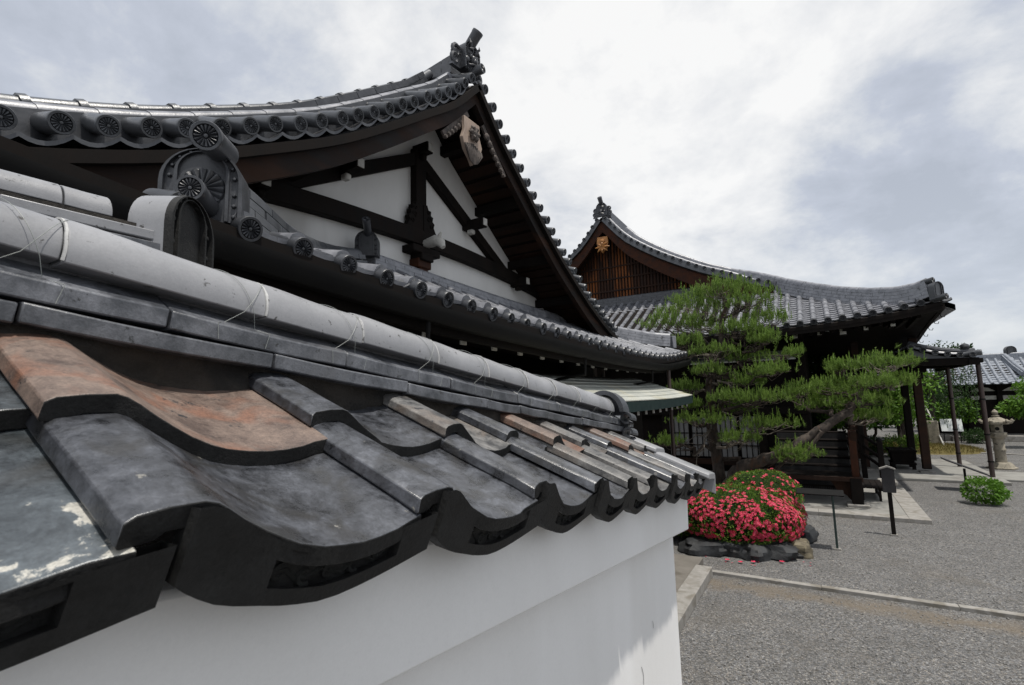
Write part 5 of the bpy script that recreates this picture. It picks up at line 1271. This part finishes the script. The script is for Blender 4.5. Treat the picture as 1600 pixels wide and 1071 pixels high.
def azalea(label, c, rad, n_leaf, n_fl, seed, sunny=1.0):
    t = thing('azalea_bush', label, 'azalea', (c[0], c[1], 0), 'clipped azaleas on the rock bed'); r = random.Random(seed); c = V(c)
    def surf(d):
        k = 1 + .10 * noise.noise(d * 2.2 + V((seed, 0, 0))) + .05 * noise.noise(d * 6 + V((seed, 3, 0)))
        e = Vp(d); return V((e.x * rad[0] * k, e.y * rad[1] * k, e.z * rad[2] * k))
    def Vp(d):     # clipped: a little boxier than a ball
        q = V([math.copysign(abs(x) ** .85, x) for x in d]); return q
    mb = MB()
    for i in range(n_leaf):
        d = rdir(r)
        if d.z < -.75: continue
        dep = 1 - abs(r.gauss(0, .05)); p = c + surf(d) * dep
        if p.z < .03: continue
        leaf_quad(mb, p, (d + rdir(r) * .9), rdir(r), r.uniform(.022, .042), r.uniform(.012, .02))
    mb.build('foliage', 'azalea_leaf', t, sharp=0, normals=False)
    mb = MB()
    for i in range(26):
        a = r.uniform(0, 6.28); q = r.uniform(.2, .6); mb.tube([c + V((0, 0, -c.z + .02)), c + V((rad[0] * q * .5 * cos(a), rad[1] * q * .5 * sin(a), -.12)), c + V((rad[0] * q * cos(a), rad[1] * q * sin(a), rad[2] * .4))], [.02, .014, .006], 5)
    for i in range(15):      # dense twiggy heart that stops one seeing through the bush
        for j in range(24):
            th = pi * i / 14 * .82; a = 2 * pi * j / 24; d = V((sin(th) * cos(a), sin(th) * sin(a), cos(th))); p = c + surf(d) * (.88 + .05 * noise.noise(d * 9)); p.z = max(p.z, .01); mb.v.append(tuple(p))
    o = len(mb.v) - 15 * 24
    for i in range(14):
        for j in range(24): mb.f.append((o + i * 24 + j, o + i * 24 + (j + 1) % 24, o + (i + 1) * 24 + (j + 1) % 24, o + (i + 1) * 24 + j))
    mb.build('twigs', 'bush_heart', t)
    mb, mc = MB(), MB(); made = 0; tries = 0
    while made < n_fl and tries < n_fl * 12:
        tries += 1; d = rdir(r)
        if d.z < -.35: continue
        p0 = c + surf(d); cl = noise.noise(p0 * 3.2 + V((seed * 3, 0, 0)))
        if cl < r.uniform(-.5, .2) + (.14 if d.z > .9 else 0) + (.25 if d.y > .2 else 0): continue
        made += 1; nr = (V((d.x / rad[0], d.y / rad[1], d.z / rad[2])).normalized() + rdir(r) * .45).normalized(); p = p0 + nr * r.uniform(.0, .025)
        a0 = r.uniform(0, 6.28); u = nr.cross(V((.3, .2, .9))).normalized(); v = nr.cross(u); R_ = r.uniform(.022, .035)
        for k in range(5):
            a = a0 + k * 2 * pi / 5; dv = u * cos(a) + v * sin(a); sv = u * -sin(a) + v * cos(a)
            o = len(mb.v); mb.v += [tuple(p), tuple(p + dv * R_ * .62 + sv * R_ * .34 + nr * R_ * .25), tuple(p + dv * R_ * 1.05 + nr * R_ * .05), tuple(p + dv * R_ * .62 - sv * R_ * .34 + nr * R_ * .25)]; mb.f.append((o, o + 1, o + 2, o + 3))
        o = len(mc.v); mc.v += [tuple(p + u * R_ * .25 + nr * R_ * .3), tuple(p + v * R_ * .25 + nr * R_ * .3), tuple(p - u * R_ * .2 - v * R_ * .2 + nr * R_ * .3)]; mc.f.append((o, o + 1, o + 2))
    b = stuff(mb.build('blossoms', 'petal', t, sharp=0, normals=False)); stuff(mc.build('blossom_throats', 'petal_core', b, sharp=0, normals=False))
    return t
azalea('large clipped azalea thick with bright pink red blossoms on dark rocks', (-1.27, 8.72, .40), (.90, .90, .41), 20000, 1500, 3)
azalea('shaded azalea with few red blossoms behind the brighter one', (-1.02, 10.2, .50), (.62, .62, .38), 7000, 130, 8)
azalea('small round azalea hidden behind the coping end', (-2.3, 8.7, .40), (.6, .7, .38), 5000, 90, 12)

def rock(label, c, size, seed, m_='rock', rot=0):
    mb = MB(); q = Matrix.Rotation(rot, 3, 'Z'); N, K = 22, 13
    for i in range(K + 1):
        for j in range(N):
            th = pi * i / K; a = 2 * pi * j / N; d = V((sin(th) * cos(a), sin(th) * sin(a), cos(th)))
            k = 1 + .28 * noise.noise(d * 1.4 + V((seed, 0, 0))) + .16 * noise.noise(d * 3.4 + V((seed, 5, 0))) + .07 * noise.noise(d * 8 + V((0, seed, 0)))
            f = V([math.copysign(abs(x) ** .8, x) for x in d]) * k
            mb.v.append(tuple(V(c) + q @ V((f.x * size[0], f.y * size[1], f.z * size[2]))))
    for i in range(K):
        for j in range(N): mb.f.append((i * N + j, i * N + (j + 1) % N, (i + 1) * N + (j + 1) % N, (i + 1) * N + j))
    o = mb.build('rock', m_, sharp=28); tag(o, label, 'rock', 'rocks edging the azalea bed'); return o
rock('dark rock with pale facets half hidden behind the wall corner', (-1.62, 7.93, .05), (.33, .26, .15), 2, rot=.3)
rock('dark smooth rock second from the wall corner', (-1.20, 8.06, .05), (.30, .25, .14), 5)
rock('black jagged rock with a bright broken face below the blossoms', (-.95, 7.97, .05), (.22, .2, .15), 9, rot=.8)
rock('bluish dark rock third along the azalea bed', (-.70, 8.16, .05), (.28, .24, .15), 14)
rock('brown layered rock closing the azalea bed', (-.43, 8.38, .06), (.17, .2, .16), 17, 'brown_rock', .2)
rock('small flat dark stone lying before the brown rock', (-.50, 8.22, .03), (.13, .09, .05), 21)
rock('grey rock under the far side of the azaleas', (-.40, 9.3, .05), (.2, .3, .16), 27)
def bed():
    mb = MB(); mb.lathe((-1.2, 9.2, -.02), [(.82, 0), (.8, .10), (.6, .18), (.02, .2)], 24); struct(tag(mb.build('soil_bed', 'mortar', sharp=0), 'dark soil inside the ring of rocks', 'soil'))
    r = random.Random(4); mb = MB()
    for i in range(26):
        x, y = r.uniform(-1.6, -.2), r.uniform(7.5, 8.1) + (r.random() < .3) * .4
        leaf_quad(mb, V((x, y, .012)), V((r.uniform(-1, 1), r.uniform(-1, 1), .1)), V((0, 0, 1)), .03, .022)
    for x, y in ((-1.27, 7.62), (-.95, 7.68), (-.52, 8.02), (-1.1, 7.60), (-.62, 7.85)):
        for k in range(5): leaf_quad(mb, V((x, y, .02)), V((cos(k * 1.26), sin(k * 1.26), .25)), V((0, 0, 1)), .04, .03)
    stuff(tag(mb.build('fallen_blossoms', 'petal', sharp=0, normals=False), 'fallen pink petals on the gravel before the rocks', 'petals'))
bed()

def leaf_blob(mb, c, rad, n, r, L=(.05, .09), w=(.025, .05), shell=.35, droop=0.0, seedv=0.0):
    c = V(c)
    for i in range(n):
        d = rdir(r); q = 1 - shell * r.random() ** 1.5; k = 1 + .25 * noise.noise(d * 2 + V((seedv, 0, 0)))
        p = c + V((d.x * rad[0], d.y * rad[1], d.z * rad[2])) * q * k
        if noise.noise(p * 2.4 + V((seedv, 7, 0))) < -.22: continue
        leaf_quad(mb, p, d + rdir(r) * .9 + V((0, 0, -droop)), rdir(r), r.uniform(*L), r.uniform(*w))

def build_plants():
    r = random.Random(77)
    t = thing('round_bush', 'small rounded bright green bush on the gravel beside the path', 'bush', (2.6, 13.4, 0))
    mb = MB(); leaf_blob(mb, (2.6, 13.4, .25), (.33, .30, .23), 2600, r, (.045, .075), (.022, .036), .5, 0, 2); mb.build('foliage', 'bush_leaf', t, sharp=0, normals=False)
    mb = MB()
    for i in range(12): a = r.uniform(0, 6.28); mb.tube([(2.6, 13.4, 0), (2.6 + .2 * cos(a), 13.4 + .2 * sin(a), .28)], [.012, .005], 5)
    mb.build('stems', 'bark', t)
    # weeping tree
    t = thing('weeping_tree', 'weeping tree with hanging leafy strands over the grass mound', 'tree', (3.75, 25.4, 0))
    mb = MB(); mb.tube(branch_path((3.75, 25.4, 0), (3.7, 25.5, 2.6), 0, 6, .08, 0, 3), [.16, .14, .13, .12, .11, .1, .08], 10)
    limbs = []
    for i in range(16):
        a = 2 * pi * i / 16 + r.uniform(-.2, .2); L = r.uniform(.7, 1.7); e = (3.7 + L * cos(a), 25.5 + L * sin(a), r.uniform(2.5, 3.5)); q = branch_path((3.7, 25.5, r.uniform(1.9, 2.6)), e, 0, 5, .15, -.5, i); mb.tube(q, [.05, .045, .035, .025, .02, .012], 6); limbs.append(q)
    mb.build('trunk', 'bark', t); mb = MB()
    for i in range(150):
        q = limbs[r.randrange(16)]; s0 = V(q[r.randint(2, 5)]) + V((r.gauss(0, .25), r.gauss(0, .25), r.uniform(0, .3))); L = r.uniform(.7, 2.0); st = V((r.gauss(0, .10), r.gauss(0, .10), 0))
        for k in range(int(L / .035)):
            f = k * .035 / L; p = s0 + st * f * 2 + V((0, 0, .12 * sin(pi * min(1, f * 2)) - L * f))
            if p.z < .5: break
            leaf_quad(mb, p, V((r.gauss(0, .6), r.gauss(0, .6), -1)), rdir(r), r.uniform(.07, .11), r.uniform(.025, .04))
    mb.build('foliage', 'dark_leaf', t, sharp=0, normals=False)
    # broadleaf trees of the back garden, each with its own trunk and crown
    defs = [((2.3, 22.6), 2.9, 1.1, 'bright_leaf', 'bright green maple seen through the open porch', 3200), ((1.1, 24.2), 3.6, 1.3, 'bright_leaf', 'light green maple behind the stair railing', 3200),
            ((3.0, 28.4), 4.4, 1.5, 'dark_leaf', 'dark tree behind the weeping tree', 3400), ((4.8, 28.6), 1.9, .72, 'bright_leaf', 'small bright leafed tree beside the information boards', 2000),
            ((6.45, 25.6), 2.6, .60, 'bright_leaf', 'young bright tree at the frame edge before the tiled gate building', 2400), ((5.5, 33.5), 4.7, 1.3, 'dark_leaf', 'round dark treetop rising over the porch roof', 3000),
            ((.2, 27.5), 4.6, 1.6, 'dark_leaf', 'dark tree deep behind the hall veranda', 2600), ((9.6, 30), 4.4, 1.6, 'dark_leaf', 'dark tree beyond the gate building', 2600), ((12.5, 27), 4.0, 1.5, 'bright_leaf', 'light tree far along the court', 2400),
            ((15.5, 30), 5.2, 1.9, 'dark_leaf', 'tall dark tree at the court end', 2600), ((1.6, 31), 3.4, 1.4, 'dark_leaf', 'low dark tree behind the maples', 2400),
            ((.75, 20.6), 2.3, .9, 'bright_leaf', 'low leafy maple just beyond the porch columns', 3000), ((-.1, 21.6), 2.6, .95, 'dark_leaf', 'shaded low tree in the corner of the hall veranda', 2600), ((.35, 24.4), 5.2, 1.5, 'dark_leaf', 'tall shaded tree filling the gap under the hall eaves', 3600), ((1.75, 25.6), 2.2, 1.0, 'dark_leaf', 'broad dark low tree behind the grass mound', 2800)]
    for i, ((x, y), h, R_, m_, lab, n) in enumerate(defs):
        t = thing('garden_tree', lab, 'tree', (x, y, 0)); mb = MB(); q = branch_path((x, y, 0), (x + r.uniform(-.2, .2), y, h * .72), 0, 6, .12, 0, 90 + i); mb.tube(q, [.03 * h * (1 - .7 * k / 6) for k in range(7)], 8)
        fm = MB()
        for k in range(9):
            a = r.uniform(0, 6.28); d = R_ * r.uniform(.2, .85); z = h * r.uniform(.42, .86); c = (x + d * cos(a), y + d * sin(a), z)
            mb.tube(branch_path(q[r.randint(2, 5)], c, 0, 4, .2, -.2, i * 9 + k), [.011 * h, .009 * h, .007 * h, .005 * h, .003 * h], 5)
            s_ = R_ * r.uniform(.38, .62); leaf_blob(fm, c, (s_, s_, s_ * .62), n // 9, r, (.15, .26) if m_ == 'dark_leaf' else (.09, .16), (.08, .14) if m_ == 'dark_leaf' else (.05, .09), .8, .2, i * 3.3 + k)
        leaf_blob(fm, (x, y, h * .86), (R_ * .5, R_ * .5, h * .14), n // 8, r, (.09, .16), (.05, .09), .8, .2, i)
        mb.build('trunk', 'bark', t); fm.build('crown', m_, t, sharp=0, normals=False)
    # clipped low shrubs and far hedge closing the garden
    for i, (x, y, s_) in enumerate(((2.1, 21.4, .5), (1.3, 21.8, .45), (2.8, 23.6, .42), (5.2, 27.2, .4))):
        lab = ['low leafy shrub behind the offering chest', 'low leafy shrub behind the stair railing posts', 'low shrub by the mound edge', 'low shrub under the information boards'][i]
        t = thing('garden_shrub', lab, 'shrub', (x, y, 0)); mb = MB(); leaf_blob(mb, (x, y, s_ * .7), (s_, s_, s_ * .75), 1400, r, (.06, .1), (.03, .05), .6, 0, i + 40); mb.build('foliage', 'dark_leaf' if i % 2 else 'azalea_leaf', t, sharp=0, normals=False)
        mb = MB(); [mb.tube([(x, y, 0), (x + s_ * .5 * cos(k), y + s_ * .5 * sin(k), s_ * .8)], [.015, .005], 5) for k in range(6)]; mb.build('stems', 'bark', t)
    mb = MB()
    for k in range(46):
        x = -2 + k * .9; hh = 3.1 if x < 5 else 1.7; leaf_blob(mb, (x, 37 + r.uniform(-.6, .6), hh * .75), (.95, .8, hh + r.uniform(-.3, .5)), 620 if x < 5 else 420, r, (.2, .32), (.11, .17), .5, 0, k)
    stuff(tag(mb.build('far_hedge', 'dark_leaf', sharp=0, normals=False), 'dark evergreen hedge closing the court behind everything', 'hedge'))
    mb = MB()
    for k in range(5200):
        a = r.uniform(0, 6.28); q = sqrt(r.random()); x, y = 2.95 + 1.9 * q * cos(a), 24.2 + 1.9 * q * sin(a); z = -.05 + lerp_tab([(0, .25), (.8, .22), (1.45, .16), (1.85, .08), (1.95, 0)], 1.9 * q)
        leaf_quad(mb, V((x, y, z)), V((r.gauss(0, .4), r.gauss(0, .4), 1)), rdir(r), r.uniform(.05, .11), .014)
    stuff(tag(mb.build('grass', 'grass_blade', sharp=0, normals=False), 'short dry grass on the mound', 'grass'))
build_plants()

# ------------------------------------------------------------ gate building at the far end of the court
def build_gate():
    t = thing('gate_building', 'far low building with a bluish grey tiled roof and white wall panels', 'building', (7.2, 30, 0))
    def f(a, b): return V((a, 28.3 + b, 2.36 + .56 * b + .06 * b * b))
    mb = MB(); tile_roof(mb, f, [4.3 + .27 * i for i in range(22)], .27, lambda a: 1.75, course=.3, r=.06); mb.build('roof_tiling', 'far_tile', t)
    mb = MB(); mb.add([f(4.15, .03) - V((0, 0, .05)), f(10.1, .03) - V((0, 0, .05)), f(10.1, 1.8) - V((0, 0, .05)), f(4.15, 1.8) - V((0, 0, .05)), V((4.15, 31.8, 2.36)), V((10.1, 31.8, 2.36))], [(0, 1, 2, 3), (3, 2, 5, 4)]); mb.build('roof_shell', 'dark_wood', t, normals=False)
    mb = MB(); ridge(mb, [(4.2, 30.06, 3.46), (10.1, 30.06, 3.46)], [(.16, -.05, .08), (.14, .085, .18)], .08, .35, .18); mb.build('ridge', 'far_tile', t)
    mb = MB(); ridge(mb, [(7.05, 30.0, 3.48), (7.18, 29.2, 2.98), (7.3, 28.7, 2.68)], [(.14, 0, .08), (.12, .085, .16)], .075, .3, .16); mb.build('descending_ridge', 'far_tile', t)
    mb = MB(); onigawara_board(mb, frame((.3, -1, 0), (0, 0, 1), (7.3, 30.0, 3.5)), .4, .5, .14, 7); mb.build('ridge_ornament', 'ornament_tile', t)
    mb = MB(); mb.box((7.1, 29.5, 1.2), (5.4, .12, 2.4)); mb.build('timber_wall', 'dark_wood', t)
    for x in (4.5, 5.55, 6.6, 7.65, 8.7, 9.7): mb = MB(); mb.box((x, 29.38, 1.2), (.16, .16, 2.4)); mb.build('post', 'dark_wood', t)
    for x in (5.02, 6.07, 7.12, 8.17): mb = MB(); mb.box((x, 29.42, 1.78), (.85, .05, .17)); mb.build('white_panel', 'white_paint', t)
    for x in (5.02, 6.07, 7.12, 8.17): mb = MB(); mb.prism([(-.42, 0), (.42, 0), (.2, .14), (0, .18), (-.2, .14)], (x, 29.40, 2.06), (1, 0, 0), (0, 0, 1), (0, .04, 0)); mb.build('frog_strut', 'white_paint', t)
    mb = MB(); mb.box((7.1, 28.9, .12), (5.8, 1.4, .24)); mb.build('plinth', 'granite', t, bevel=.02)
    mb = MB(); [mb.box((5.0 + .8 * i, 28.1, .10), (.7, .22, .2)) for i in range(1)]; mb.build('step', 'granite', t)
build_gate()
